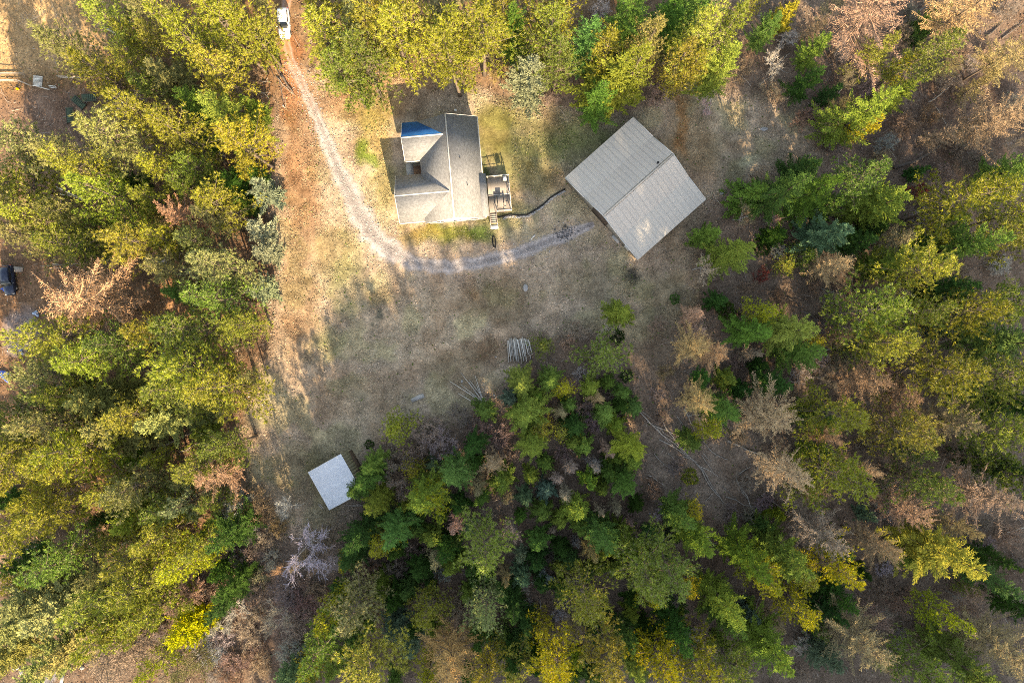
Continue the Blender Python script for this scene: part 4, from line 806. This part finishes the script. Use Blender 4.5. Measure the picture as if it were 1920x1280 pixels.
SHADE_ZONE = [(640, 480), (900, 330), (1040, 300), (1180, 200), (1340, 350), (1330, 560), (1160, 640), (960, 700), (640, 800)]
for (tx_, ty_, tz_, tr_, gold_) in SHAFTS:               # boughs cut away along sun rays so chosen trees are lit
    lx_ = (tx_ - SD[0] / SD[2] * tz_) / S + 960; ly_ = 640 - (ty_ - SD[1] / SD[2] * tz_) / S
    if poly_sd(np.array([lx_]), np.array([ly_]), SHADE_ZONE)[0] > -60 or math.hypot(lx_ - 625, ly_ - 900) < 150:
        if not gold_: continue
        tr_ = -.5
    q = mid_ - np.array((tx_, ty_, tz_)); al = q @ SD; d2 = (q * q).sum(1) - al ** 2; keep &= ~((d2 < (tr_ + 1.9) ** 2) & (al > 0))
B_ = BOUGH[keep]; mb.add(B_.reshape(-1, 3), (np.arange(len(B_)) * 4)[:, None] + np.array([[0, 1, 2, 3]]))
o = mb.build('hillside_shade_forest', M['sprays']); o.color = (.06, .10, .025, 1); stuff(o, 'unseen conifer wood on the south hillside, shaped to shade the clearing', 'forest')

# ------------------------------------------------------------------ fallen logs and poles
LOGS = []
def addlogs(ox, oy, sc_, txt, mat='log', rad=.09):
    for tok in txt.split(';'):
        a = [float(v) for v in tok.split()]
        LOGS.append((ox + a[0] / sc_, oy + a[1] / sc_, ox + a[2] / sc_, oy + a[3] / sc_, a[4] if len(a) > 4 else rad, mat))
addlogs(1280, 854, 3, '0 0 110 70;110 70 250 290;240 230 500 330;300 130 440 380;440 220 600 320;250 370 340 430;135 450 210 550 .07;1330 770 1400 830;1110 190 1240 120;1800 440 1920 400;980 720 1040 680 .06;370 890 400 780 .06;410 850 450 750 .06')
addlogs(1280, 854, 3, '1220 960 1370 1090 .2;1830 905 1920 950 .12;1150 1100 1330 1180 .08;620 990 640 1140 .08;320 110 380 60 .06', 'log_dark')
addlogs(1280, 427, 3, '780 340 960 410 .08;740 610 930 560 .08;800 690 890 660 .07;250 1190 440 1280 .17;600 860 700 870 .05;1340 640 1480 635 .06;1000 1160 1080 1230 .05')
addlogs(1280, 427, 3, '590 390 680 460 .1;680 470 830 560 .07;1500 280 1700 200 .06;780 940 860 900 .07', 'log_dark')
addlogs(1280, 0, 3, '1180 950 1460 810 .26;1150 190 1390 10 .22;1040 530 1180 440 .12;1700 210 1810 110 .12;1790 220 1920 130 .1', 'log_dark')  # second entry: trunk of a standing larch, its shade put into the dark tone
addlogs(1280, 0, 3, '850 550 950 450 .07;1380 580 1530 465 .08;330 430 380 490 .05;500 400 590 310 .09;460 340 600 420 .05;510 350 570 220 .05;430 480 520 420 .05;160 540 150 640 .06;200 540 235 590 .04;115 640 160 590 .04;1380 1250 1450 1200 .07;1420 600 1480 720 .05')
addlogs(1200, 760, 7.11, '0 90 740 770 .08;90 210 520 400 .07;200 260 470 550 .07;230 280 470 480 .05;260 440 740 760 .09;270 150 740 760 .08;740 760 1110 1280 .11;490 140 620 330 .06;590 40 720 330 .09;830 460 910 570 .08;910 580 1190 720 .09;820 650 970 890 .06;840 630 960 750 .05;750 770 1060 960 .07;180 640 440 880 .06;370 640 450 710 .05;100 920 350 1090 .06;80 960 280 1070 .05;100 1040 300 1230 .06;1270 970 1450 1270 .08;1320 910 1480 800 .07;630 140 830 130 .1;1090 1070 1280 1250 .05;870 1280 980 1150 .05')
addlogs(640, 500, 3, '1260 990 1310 1050 .06;1380 590 1440 690 .08;1690 815 1760 870 .07;860 740 910 715 .06;1110 1120 1150 1165 .05;1420 1155 1520 1165 .05', 'log')
addlogs(640, 854, 3, '1340 410 1360 490 .06;1390 570 1430 670 .07;1450 600 1510 700 .05;1650 450 1740 530 .08;1690 450 1740 520 .05;1115 810 1120 910 .09;1680 900 1740 1050 .07;850 1065 1000 1045 .06;160 810 230 740 .05;110 920 200 850 .06;1800 860 1820 900 .06;620 620 700 650 .05;1370 1150 1380 1270 .07')
addlogs(0, 854, 3, '1415 1060 1500 960 .07;1500 960 1545 840 .09;1380 970 1440 910 .05;1400 900 1560 780 .08;1600 870 1690 910 .05;1690 910 1770 870 .05;1220 690 1360 600 .10;1130 790 1220 690 .12;1100 690 1160 735 .05;990 1140 1060 1100 .09;1110 1200 1160 1100 .07;1120 1130 1230 1150 .06;1160 1090 1220 1060 .05;1350 520 1420 580 .06;1420 580 1460 650 .05;1220 550 1300 510 .05;500 510 700 450 .09;690 500 800 420 .13;140 530 240 490 .09;1480 300 1580 265 .07;1400 330 1500 300 .05;1780 620 1920 550 .06;1800 700 1900 620 .05')
addlogs(0, 427, 3, '880 1230 1210 1130 .09;980 1190 1100 1150 .07;1010 1260 1200 1150 .07;800 1270 960 1210 .06;1280 710 1400 660 .06;1310 650 1400 670 .05;1040 250 1220 300 .06;280 235 420 222 .05;300 208 410 214 .05')
addlogs(0, 0, 3, '310 1050 500 1130 .08;340 1090 480 1130 .06;370 990 510 1080 .06;420 1040 540 1055 .05;585 150 735 270 .12;1110 800 1280 890 .13;1420 460 1530 470 .05;1430 490 1520 560 .05;1450 530 1530 530 .05')
addlogs(500, 120, 11.63, '200 40 340 330 .1;280 10 350 300 .1;340 240 600 690 .15;290 310 380 880 .08;60 60 190 340 .05', 'log_dark')
addlogs(500, 120, 11.63, '230 280 600 700 .07;410 780 440 960 .05', 'log')
ll = rank_labels([((a + c) / 2, (b + d) / 2, 'fallen log' if r_ > .075 else 'thin fallen pole', {'log': 'grey', 'log_dark': 'dark'}[m]) for a, b, c, d, r_, m in LOGS])
lr = np.random.default_rng(3)
for (a, b, c, d, r_, m), lab in zip(LOGS, ll):
    p = np.array(gpx(a, b)); q = np.array(gpx(c, d)); L = np.linalg.norm(q - p); n = 6; s = np.linspace(0, 1, n); mid = (p + q) / 2
    side = np.array((-(q - p)[1], (q - p)[0])) / (L + 1e-9); w = lr.normal() * .03 * L
    xy = p + (q - p) * s[:, None] + side * (np.sin(s * math.pi) * w + lr.normal(size=n) * .015 * L)[:, None]
    z = gz(xy[:, 0], xy[:, 1]) + r_ + .06 + lr.uniform(0, .25) * s
    mb = MB(); mb.tube(np.stack([xy[:, 0] - mid[0], xy[:, 1] - mid[1], z - z.min()], -1), r_ * np.linspace(1.25, .55, n), 7)
    for st in range(int(L / 1.6)):                                         # broken branch stubs
        i0 = lr.integers(1, n - 1); b0 = np.array((xy[i0, 0] - mid[0], xy[i0, 1] - mid[1], z[i0] - z.min())); mb.tube([b0, b0 + np.array((*(side * lr.choice((-1, 1)) * lr.uniform(.2, .7)), lr.uniform(.05, .4))) + np.array((*((q - p) / L * .3), 0))], [r_ * .3, .01], 4, False)
    tag(mb.build('fallen_log' if r_ > .075 else 'fallen_pole', M[m], None, True, (mid[0], mid[1], float(z.min()))), lab, 'log' if r_ > .075 else 'pole', 'fallen logs and poles in the woods')

def rod(name, p, q, r0, r1, z0, z1, mat, label, cat, group, n=8):
    p = np.array(p); q = np.array(q); mid = (p + q) / 2; zb = float(gz(*mid)); mb = MB()
    mb.tube([(p[0] - mid[0], p[1] - mid[1], z0), (0, 0, (z0 + z1) / 2), (q[0] - mid[0], q[1] - mid[1], z1)], [r0, (r0 + r1) / 2, r1], n); return tag(mb.build(name, M[mat], None, True, (mid[0], mid[1], zb)), label, cat, group)
# log pile
ORDN = ['leftmost', 'second', 'third', 'fourth', 'fifth', 'sixth', 'seventh', 'eighth', 'ninth', 'tenth', 'eleventh', 'twelfth', 'thirteenth', 'fourteenth', 'fifteenth', 'sixteenth', 'seventeenth', 'eighteenth', 'nineteenth']
for k in range(18):
    x0 = 951.5 + k * 2.3; y0 = 637 - 3.5 * math.sin(k / 17 * 3.1) + lr.uniform(-3, 3); ln = lr.uniform(34, 50) - abs(k - 6) * .6; sl = 4 + k * .25 + lr.uniform(-1.5, 1.5)
    lay = [0, .17, 0, .2, .02, .33, .17, .03, .36, .2, .05, .33, .18, .03, .3, .16, 0, .14][k]
    rod('pile_log', gpx(x0, y0), gpx(x0 + sl, y0 + ln), .10, .075, .12 + lay, .12 + lay * .7, 'pole' if k % 3 else 'log', ('%s peeled log of the log pile' % ORDN[k]) if k == 0 else ('%s peeled log from the left in the log pile' % ORDN[k]), 'log', 'peeled logs of the log pile')
# fan of pale poles
fan = [(42, 310, 860, 830), (240, 600, 850, 950), (320, 400, 870, 830), (310, 110, 930, 900), (510, 280, 980, 880), (500, 330, 900, 900), (650, 180, 880, 860), (680, 380, 905, 950)]
for k, (a, b, c, d) in enumerate(fan):
    rod('pale_pole', gpx(840 + c / 12.8, 690 + d / 12.8), gpx(840 + a / 12.8, 690 + b / 12.8), .075, .035, .5 + .08 * (k % 3), .12, 'pole', ['lowest left pale pole of the fan', 'lower left pale pole of the fan beneath a longer one', 'short pale pole crossing the left side of the fan', 'longest pale pole in the middle of the fan', 'pale pole right of the longest in the fan', 'thin pale pole beside the middle of the fan', 'rightmost pale pole of the fan', 'short pale pole at the right of the fan'][k] if k != 0 else 'long pale pole on the left side of the fan', 'pole', 'pale poles leaning in a fan')
# poles by the shed
for k, (a, b, c, d) in enumerate([(455, 990, 520, 1065), (480, 985, 535, 1055)]):
    rod('pale_pole', gpx(540 + a / 8, 820 + b / 8), gpx(540 + c / 8, 820 + d / 8), .05, .05, .12, .12, 'pole', ['left one of two short poles beside the shed', 'right one of two short poles beside the shed'][k], 'pole', 'short poles beside the shed')
for k, (a, b, c, d) in enumerate([(1160, 1005, 880, 940), (1170, 1005, 800, 985), (1160, 1010, 760, 1020)]):
    rod('bare_branch', gpx(540 + a / 8, 820 + b / 8), gpx(540 + c / 8, 820 + d / 8), .06, .02, .5, .9, 'log', ['upper bare branch below the shed roof', 'middle bare branch below the shed roof', 'lowest bare branch below the shed roof'][k], 'branch', 'bare branches below the shed')

# ------------------------------------------------------------------ rocks, slab, edging, hose, fire ring
def rock(name, x, y, d, mat, label, cat, seed, group=None):
    rg = np.random.default_rng(seed); mb = MB(); p = gpx(x, y); nlat, nlon = 6, 9; V = []
    for i_ in range(nlat):
        th = math.pi * i_ / (nlat - 1)
        for j_ in range(nlon):
            ph = 2 * math.pi * j_ / nlon; q = 1 + rg.normal() * .13; V.append((math.sin(th) * math.cos(ph) * d[0] * q / 2, math.sin(th) * math.sin(ph) * d[1] * q / 2, math.cos(th) * d[2] * q / 2))
    mb.add(V, [[i_ * nlon + j_, i_ * nlon + (j_ + 1) % nlon, (i_ + 1) * nlon + (j_ + 1) % nlon, (i_ + 1) * nlon + j_] for i_ in range(nlat - 1) for j_ in range(nlon)])
    return tag(mb.build(name, M[mat], None, False, (p[0], p[1], float(gz(*p)) + d[2] * .25)), label, cat, group)
for k, (x, y, d, m, lab) in enumerate([(985, 540, (.9, 1.2, .6), 'stone', 'grey boulder in the grass below the gravel track'), (866, 715, (.35, .55, .35), 'concrete', 'pale stone by the fan of poles'), (927, 741, (.35, .3, .25), 'stone', 'small stone right of the fan of poles'),
                                     (30, 1251, (1.0, .7, .6), 'stone', 'left bluish boulder at the bottom left corner'), (41, 1260, (.8, .8, .6), 'stone', 'right bluish boulder at the bottom left corner'), (154, 1251, (.7, .7, .5), 'stone', 'boulder right of the road at the bottom left'),
                                     (930, 669, (.25, .25, .2), 'concrete', 'small white stone left of the log pile'), (1298, 364 + 0, (.8, .5, .3), 'stone', 'flat stone under the barn eave'), (1353, 363, (.7, .5, .3), 'stone', 'pale stone right of the barn'), (1432, 243, (1.2, .6, .4), 'stone', 'grey stone on the bare ground right of the barn'),
                                     (1218, 962, (.4, .4, .3), 'concrete', 'pale stone among the fallen poles')]):
    rock('boulder', x, y, d, m, lab, 'stone', 300 + k)
p = gpx(784, 747); mb = MB(); mb.add([(-1.0, -.75, .0), (.65, -.1, .0), (1.05, .45, .0), (.5, .75, .0), (-1.15, -.15, 0), (-1.0, -.75, .14), (.65, -.1, .14), (1.05, .45, .14), (.5, .75, .14), (-1.15, -.15, .14)], [[5, 6, 7, 8], [5, 8, 9, 9]][:1]); 
mb = MB(); mb.poly_prism([(-.95, -.62, .16), (1.05, .22, .16), (.82, .78, .16), (.05, .6, .16), (-1.15, -.02, .16)], (0, 0, -.2)); tag(mb.build('stone_slab', M['concrete'], None, loc=(p[0], p[1], float(gz(*p)))), 'grey flat slab lying alone in the dry grass', 'slab')
EDGE = [(916, 405), (936, 408), (955, 403), (972, 404), (988, 403), (1003, 394), (1018, 384), (1030, 372), (1045, 362), (1060, 354)]
def along(P, step):
    P = np.array(P, float); d = np.r_[0, np.cumsum(np.hypot(*np.diff(P, axis=0).T))]; u = np.arange(0, d[-1], step); return np.stack([np.interp(u, d, P[:, 0]), np.interp(u, d, P[:, 1])], -1)
E = along(EDGE, 1.0); rs = np.random.default_rng(8); mb = MB(); W8 = np.array([[sx, sy, sz] for sx in (-1, 1) for sy in (-1, 1) for sz in (-1, 1)], float)
for x, y in E[30:]:
    for q in range(3):
        p = gpx(x + rs.normal() * 1.1, y + 3.2 + rs.normal() * 1.2); sz = rs.uniform(.10, .24); a = rs.random() * 3
        V = (W8 * rs.uniform(.6, 1.1, (8, 3))) * (sz * .5, sz * .4, sz * .3); V = V @ np.array([[math.cos(a), math.sin(a), 0], [-math.sin(a), math.cos(a), 0], [0, 0, 1]])
        mb.add(V + (p[0], p[1], float(gz(*p)) + .05), [[0, 1, 3, 2], [4, 6, 7, 5], [0, 4, 5, 1], [2, 3, 7, 6], [0, 2, 6, 4], [1, 5, 7, 3]])
stuff(mb.build('stone_edging', M['stone']), 'line of grey stones between the deck and barn', 'stones')
mb = MB(); pp = [gpx(x, y) for x, y in along(EDGE, 4)]; mb.tube([(x, y, float(gz(x, y)) + .09) for x, y in pp], [.13] * len(pp), 7); tag(mb.build('drain_pipe', M['black'], None, True), 'black drain pipe curving from the deck towards the barn', 'pipe')
rs = np.random.default_rng(18); mb = MB()
for q in range(110):
    p0 = gpx(1058, 438); p = (p0[0] + rs.normal() * .75, p0[1] + rs.normal() * .6); sz = rs.uniform(.08, .22)
    mb.add((W8 * rs.uniform(.5, 1.1, (8, 3))) * (sz * .5, sz * .45, sz * .35) + (p[0], p[1], float(gz(*p)) + .1), [[0, 1, 3, 2], [4, 6, 7, 5], [0, 4, 5, 1], [2, 3, 7, 6], [0, 2, 6, 4], [1, 5, 7, 3]])
stuff(mb.build('dark_stones', M['ash']), 'patch of dark stones at the end of the gravel track', 'stones')
# oval hose coil / edging ring south of the deck steps
mb = MB(); c0 = gpx(926.5, 454); pts = [(c0[0] + .28 * math.cos(t) - .12 * math.sin(t), c0[1] + .95 * math.sin(t), float(gz(*c0)) + .08) for t in np.linspace(0, 2 * math.pi, 25)]; mb.tube(pts, [.06] * 25, 6, False)
pts = [(c0[0] + .2 * math.cos(t) - .1 * math.sin(t) + .03, c0[1] + .85 * math.sin(t), float(gz(*c0)) + .15) for t in np.linspace(0, 2 * math.pi, 25)]; mb.tube(pts, [.05] * 25, 6, False)
tag(mb.build('garden_hose', M['black'], None, True), 'dark coiled hose on the lawn below the deck steps', 'hose')
for k, (x, y, w, h_) in enumerate([(1000, 444, .5, .18), (997, 448, .3, .15), (1003, 441, .25, .12)]):
    p = gpx(x, y); mb = MB(); mb.box((0, 0, .08), (w, h_, .06), .6 + k * .5); tag(mb.build('white_board_scrap', M['white'], None, loc=(p[0], p[1], float(gz(*p)))), ['largest white scrap on the grass above the track', 'lower small white scrap above the track', 'upper small white scrap above the track'][k], 'scrap', 'white scraps on the grass')
p = gpx(854, 207); mb = MB(); mb.box((0, 0, .1), (.4, .3, .2), .4); tag(mb.build('white_block', M['white'], None, loc=(p[0], p[1], float(gz(*p)))), 'small white block in the shade behind the house', 'block')
# thin post in the clearing and utility items on the left
def post(x, y, h_, r_, mat, label):
    p = gpx(x, y); mb = MB(); mb.tube([(0, 0, -.2), (0, 0, h_)], [r_, r_ * .85], 8); mb.tube([(0, 0, h_ + .01), (0, 0, h_ + .06)], [r_ * 1.6, r_ * 1.6], 8); tag(mb.build('post', M[mat], None, loc=(p[0], p[1], float(gz(*p)))), label, 'post', 'posts')
post(473, 742, 1.6, .06, 'trim', 'thin white topped post at the left edge of the clearing')
post(535, 203, 1.0, .08, 'stone', 'short grey stump post beside the driveway')

# ------------------------------------------------------------------ left neighbour: fences, pallet, beds, tarp
def fence(pts, label, h_=1.1, mat='log'):
    P = [np.array(gpx(*p)) for p in pts]; t = tag(empty('rail_fence', (*P[0], float(gz(*P[0])))), label, 'fence', 'rail fences on the left'); o0 = P[0]; z0 = float(gz(*P[0]))
    for a, b in zip(P[:-1], P[1:]):
        L = np.linalg.norm(b - a); n = max(1, int(L / 2.6))
        for q in range(n):
            u = a + (b - a) * q / n - o0; v = a + (b - a) * (q + 1) / n - o0
            mb = MB(); mb.tube([(*u, -.3), (*u, h_)], [.08, .07], 7); mb.build('post', M[mat], t)
            for zz in (.45, .95): mb = MB(); mb.tube([(*u, zz), (*v, zz + RNG.uniform(-.05, .05))], [.055, .045], 6); mb.build('rail', M[mat], t)
fence([(0, 153), (40, 154), (50, 158), (62, 163)], 'grey rail fence above the wooden pallet at left')
fence([(113, 146), (152, 147)], 'short rail fence right of the wooden pallet')
fence([(0, 140), (50, 141)], 'upper rail fence at the left edge')
fence([(85, 500), (140, 496), (200, 490), (300, 486)], 'long rail fence across the gap in the left wood', mat='log_dark')
p = gpx(70, 152); pal = tag(empty('wooden_pallet', (*p, float(gz(*p))), math.radians(-4)), 'pale slatted wooden pallet bridge by the left fence', 'pallet')
for k in range(9):
    mb = MB(); mb.box((0, (k - 4) * .19, .16), (1.5, .13, .04)); mb.build('slat', M['pole'], pal)
for sx in (-.6, .6): mb = MB(); mb.box((sx, 0, .06), (.1, 1.75, .14)); mb.build('runner', M['wood'], pal)
for k, (a, b, c, d) in enumerate([(66, 161, 92, 168), (90, 160, 104, 162), (92, 163, 105, 165)]):
    rod('loose_plank', gpx(a, b), gpx(c, d), .07, .07, .1, .14, 'pole', ['loose plank below the wooden pallet', 'upper loose plank right of the pallet', 'lower loose plank right of the pallet'][k], 'plank', 'loose planks by the left fence')
p = gpx(33, 167); mb = MB(); mb.tube([(0, 0, 0), (0, 0, .12), (0, 0, .32), (0, 0, .36)], [.17, .2, .22, .2], 12); mb.tube([(0, 0, .37), (0, 0, .42)], [.23, .12], 12); tag(mb.build('yellow_bucket', M['yellow'], None, True, (*p, float(gz(*p)))), 'small yellow bucket below the left fence', 'bucket')
for k, (x, y, rz_, w, l, lab) in enumerate([(147, 192, -40, 1.1, 2.4, 'upper dark raised bed panel of the left garden'), (168, 183, 5, 1.3, 2.6, 'right dark raised bed panel of the left garden'), (131, 217, -85, 1.2, 2.6, 'lower dark raised bed panel of the left garden')]):
    p = gpx(x, y); t = tag(empty('raised_bed', (*p, float(gz(*p))), math.radians(rz_)), lab, 'raised bed', 'raised beds of the left garden')
    for q in range(int(l / .3)): mb = MB(); mb.box((-l / 2 + .15 + q * .3, 0, .22), (.26, w, .05)); mb.build('plank', M['raft'], t)
    for sg in (-1, 1): mb = MB(); mb.box((0, sg * w / 2, .12), (l, .06, .3)); mb.build('side_board', M['wood_dark'], t)
def crumple(name, x, y, w, l, rz_, mat, label, cat, seed, hgt=.5):
    rg = np.random.default_rng(seed); n = 12; u = np.linspace(-1, 1, n); U, V_ = np.meshgrid(u, u); R = 1 + .35 * np.sin(3 * np.arctan2(V_, U) + seed) * (np.hypot(U, V_) / 1.4)
    X = U * w / 2 * R; Y = V_ * l / 2 * R; Z = hgt * np.clip(1 - (U ** 2 + V_ ** 2) / 1.6, 0, 1) + rg.normal(size=U.shape) * .06 + .08; c_, s_ = math.cos(rz_), math.sin(rz_); p = gpx(x, y)
    mb = MB(); i_ = (np.arange(n - 1)[:, None] * n + np.arange(n - 1)[None, :]).ravel(); mb.add(np.stack([X * c_ - Y * s_, X * s_ + Y * c_, Z], -1).reshape(-1, 3), np.stack([i_, i_ + 1, i_ + n + 1, i_ + n], -1)); return tag(mb.build(name, M[mat], None, False, (*p, float(gz(*p)))), label, cat)
crumple('blue_tarp', 10, 702, 2.2, 1.1, -.6, 'tarp', 'bright blue crumpled tarp at the left edge', 'tarp', 4, .6)
crumple('blue_tarp', 14, 541, 1.6, .5, .3, 'tarp', 'small blue tarp in front of the dark car', 'tarp', 7, .25)
crumple('pale_cover', 70, 588, 1.0, .7, -.6, 'pale_blue', 'pale blue cover beside the big brown larch', 'cover', 9, .5)
crumple('pale_cover', 43, 658, .4, 1.0, .2, 'pale_blue', 'narrow pale blue cover above the blue tarp', 'cover', 12, .4)
p = gpx(30, 506); mb = MB(); mb.poly_prism([(-1.2, -.5, .5), (1.2, -.3, .5), (1.4, .4, .5), (-1.1, .5, .5)], (0, 0, -.5)); tag(mb.build('low_platform', M['wood'], None, loc=(*p, float(gz(*p)))), 'low grey wooden platform behind the dark car', 'platform')
p = gpx(303, 491); t = tag(empty('white_trough', (*p, float(gz(*p))), .05), 'long white trough at the end of the left fence', 'trough')
mb = MB(); mb.box((0, .2, .3), (2.2, .06, .5)); mb.box((0, -.3, .3), (2.2, .06, .5)); mb.box((1.07, -.05, .3), (.06, .44, .5)); mb.box((-1.07, -.05, .3), (.06, .44, .5)); mb.build('side', M['trim'], t); mb = MB(); mb.box((0, -.05, .2), (2.08, .44, .06)); mb.build('floor', M['white'], t)
p = gpx(118, 1273); t = tag(empty('bench', (*p, float(gz(*p))), math.radians(80)), 'pale bench beside the road at the bottom left', 'bench')
for k in range(3): mb = MB(); mb.box((0, (k - 1) * .18, .45), (1.6, .14, .05)); mb.build('slat', M['trim'], t)
for sx in (-.6, .6): mb = MB(); mb.box((sx, 0, .21), (.1, .4, .42)); mb.build('leg', M['wood_dark'], t)

# ------------------------------------------------------------------ ground cover: grass tufts, litter, brush
def scatter(name, n, sampler, mk, label, cat, seed):
    rg = np.random.default_rng(seed); px, py = sampler(rg, n); X, Y = gpx(px, py); Z = gz(X, Y)
    V, F, cols = mk(rg, np.stack([X, Y, Z], -1), px, py); mb = MB(); mb.add(V, F); me = mb.mesh(name); set_tint(me, cols); stuff(link(name, me, M['scatter']), label, cat)
inv = lambda px, py: poly_sd(px, py, CLEARING)
def s_clear(rg, n):
    px = rg.uniform(455, 1560, n * 3); py = rg.uniform(110, 1000, n * 3); dd = line_d(px, py, [(a, b) for a, b, c in DRIVE]); k = (inv(px, py) > -10) & (dd > 19 + rg.random(n * 3) * 8) & (fbm(px / 20, py / 20, 77) > rg.uniform(.25, .75, n * 3))
    # keep off the roofs
    k &= ~((px > 735) & (px < 960) & (py > 215) & (py < 412)); return px[k][:n], py[k][:n]
def mk_tuft(rg, P, px, py):
    n = len(P); k = 4; c = tint(px, py); g = rg.random((n, 1)); dry = np.array((.52, .43, .27)); c = c * (.85 + .7 * g) ; c = np.where(rg.random((n, 1)) < .22, c * .35 + dry * .65, c); c = np.where(rg.random((n, 1)) < .18, c * .55, c)
    Q = np.repeat(P, k, 0) + rg.normal(size=(n * k, 3)) * (.09, .09, 0); D = unit(rg.normal(size=(n * k, 3)) * (1, 1, .3) + (0, 0, .55)); s = unit(np.cross(D, (0, 0, 1.)) + 1e-6); L = rg.uniform(.10, .30, (n * k, 1)); W = rg.uniform(.02, .055, (n * k, 1))
    V = np.stack([Q - s * W, Q + s * W, Q + D * L + (0, 0, .03)], 1).reshape(-1, 3); return V, (np.arange(n * k) * 3)[:, None] + np.array([[0, 1, 2]]), np.repeat(np.repeat(c, k, 0), 3, 0)
scatter('grass_tufts', 70000, s_clear, mk_tuft, 'short dry grass tufts across the clearing', 'grass', 71)
def s_wood(rg, n):
    px = rg.uniform(-10, 1930, n * 3); py = rg.uniform(-10, 1290, n * 3); k = (inv(px, py) < 14) & (line_d(px, py, [(a, b) for a, b, c in DRIVE]) > 14); return px[k][:n], py[k][:n]
def mk_stick(rg, P, px, py):
    n = len(P); pal = np.array([(.34, .29, .25), (.16, .11, .085), (.26, .17, .12), (.42, .36, .30), (.12, .085, .07)]); c = pal[rg.integers(0, 5, n)] * rg.uniform(.7, 1.2, (n, 1))
    L = rg.uniform(.25, 1.0, (n, 1)) * np.where(rg.random((n, 1)) < .14, 3, 1); a = rg.random(n) * 6.28; D = np.stack([np.cos(a), np.sin(a), rg.normal(.12, .2, n)], -1); s = unit(np.cross(D, rg.normal(size=(n, 3)))); W = rg.uniform(.012, .035, (n, 1)); Q = P + (0, 0, .1)
    V = np.stack([Q - s * W, Q + D * L * .5 + s * W * 1.2, Q + D * L, Q + D * L * .5 - s * W * 1.2], 1).reshape(-1, 3); return V, (np.arange(n) * 4)[:, None] + np.array([[0, 1, 2, 3]]), np.repeat(c, 4, 0)
scatter('fallen_twigs', 60000, s_wood, mk_stick, 'litter of fallen twigs across the wood floor', 'twigs', 72)
def mk_leaf(rg, P, px, py):
    n = len(P); c = tint(px, py) * rg.uniform(.55, 1.6, (n, 1)) * np.array((1.05, .98, .92)); c = np.where(rg.random((n, 1)) < .06, np.array((.10, .14, .035)) * rg.uniform(.6, 1.4, (n, 1)), c)
    D = unit(rg.normal(size=(n, 3)) * (1, 1, .25)); s = unit(np.cross(D, (0, 0, 1.)) + rg.normal(size=(n, 3)) * .3); L = rg.uniform(.12, .34, (n, 1)); W = L * rg.uniform(.25, .5, (n, 1)); Q = P + np.stack([0 * px, 0 * px, rg.uniform(.06, .16, n)], -1)
    V = np.stack([Q - D * L * .5, Q + s * W, Q + D * L * .5, Q - s * W], 1).reshape(-1, 3); return V, (np.arange(n) * 4)[:, None] + np.array([[0, 1, 2, 3]]), np.repeat(c, 4, 0)
scatter('leaf_litter', 60000, s_wood, mk_leaf, 'brown leaf and needle litter on the wood floor', 'litter', 73)
def s_all(rg, n):
    px = rg.uniform(460, 1540, n * 3); py = rg.uniform(110, 990, n * 3); k = (inv(px, py) > 0) & (line_d(px, py, [(a, b) for a, b, c in DRIVE]) > 16) & (fbm(px / 40, py / 40, 91) > rg.uniform(.3, .7, n * 3)); k &= ~((px > 735) & (px < 960) & (py > 215) & (py < 412)); return px[k][:n], py[k][:n]
scatter('field_litter', 14000, s_all, mk_leaf, 'scattered dead leaves over the dry grass', 'litter', 74)
def s_drive(rg, n):
    D_ = np.array(DRIVE); q = rg.uniform(3, len(DRIVE) - 2, n); px = np.interp(q, range(len(D_)), D_[:, 0]) + rg.normal(size=n) * 11; py = np.interp(q, range(len(D_)), D_[:, 1]) + rg.normal(size=n) * 9; return px, py
def mk_peb(rg, P, px, py):
    n = len(P); c = np.array((.46, .41, .38)) * rg.uniform(.5, 1.5, (n, 1)); sz = rg.uniform(.04, .13, (n, 1, 1)); T4 = np.array([(1, 0, 0), (-.6, .8, 0), (-.6, -.8, 0), (0, 0, .8)]); V = (P[:, None] + (0, 0, .05) + T4[None] * sz * rg.uniform(.6, 1.2, (n, 4, 1))).reshape(-1, 3)
    F = ((np.arange(n) * 4)[:, None, None] + np.array([[0, 1, 3], [1, 2, 3], [2, 0, 3]])[None]).reshape(-1, 3); return V, F, np.repeat(c, 4, 0)
scatter('loose_gravel', 5000, s_drive, mk_peb, 'loose gravel stones on the driveway', 'gravel', 75)
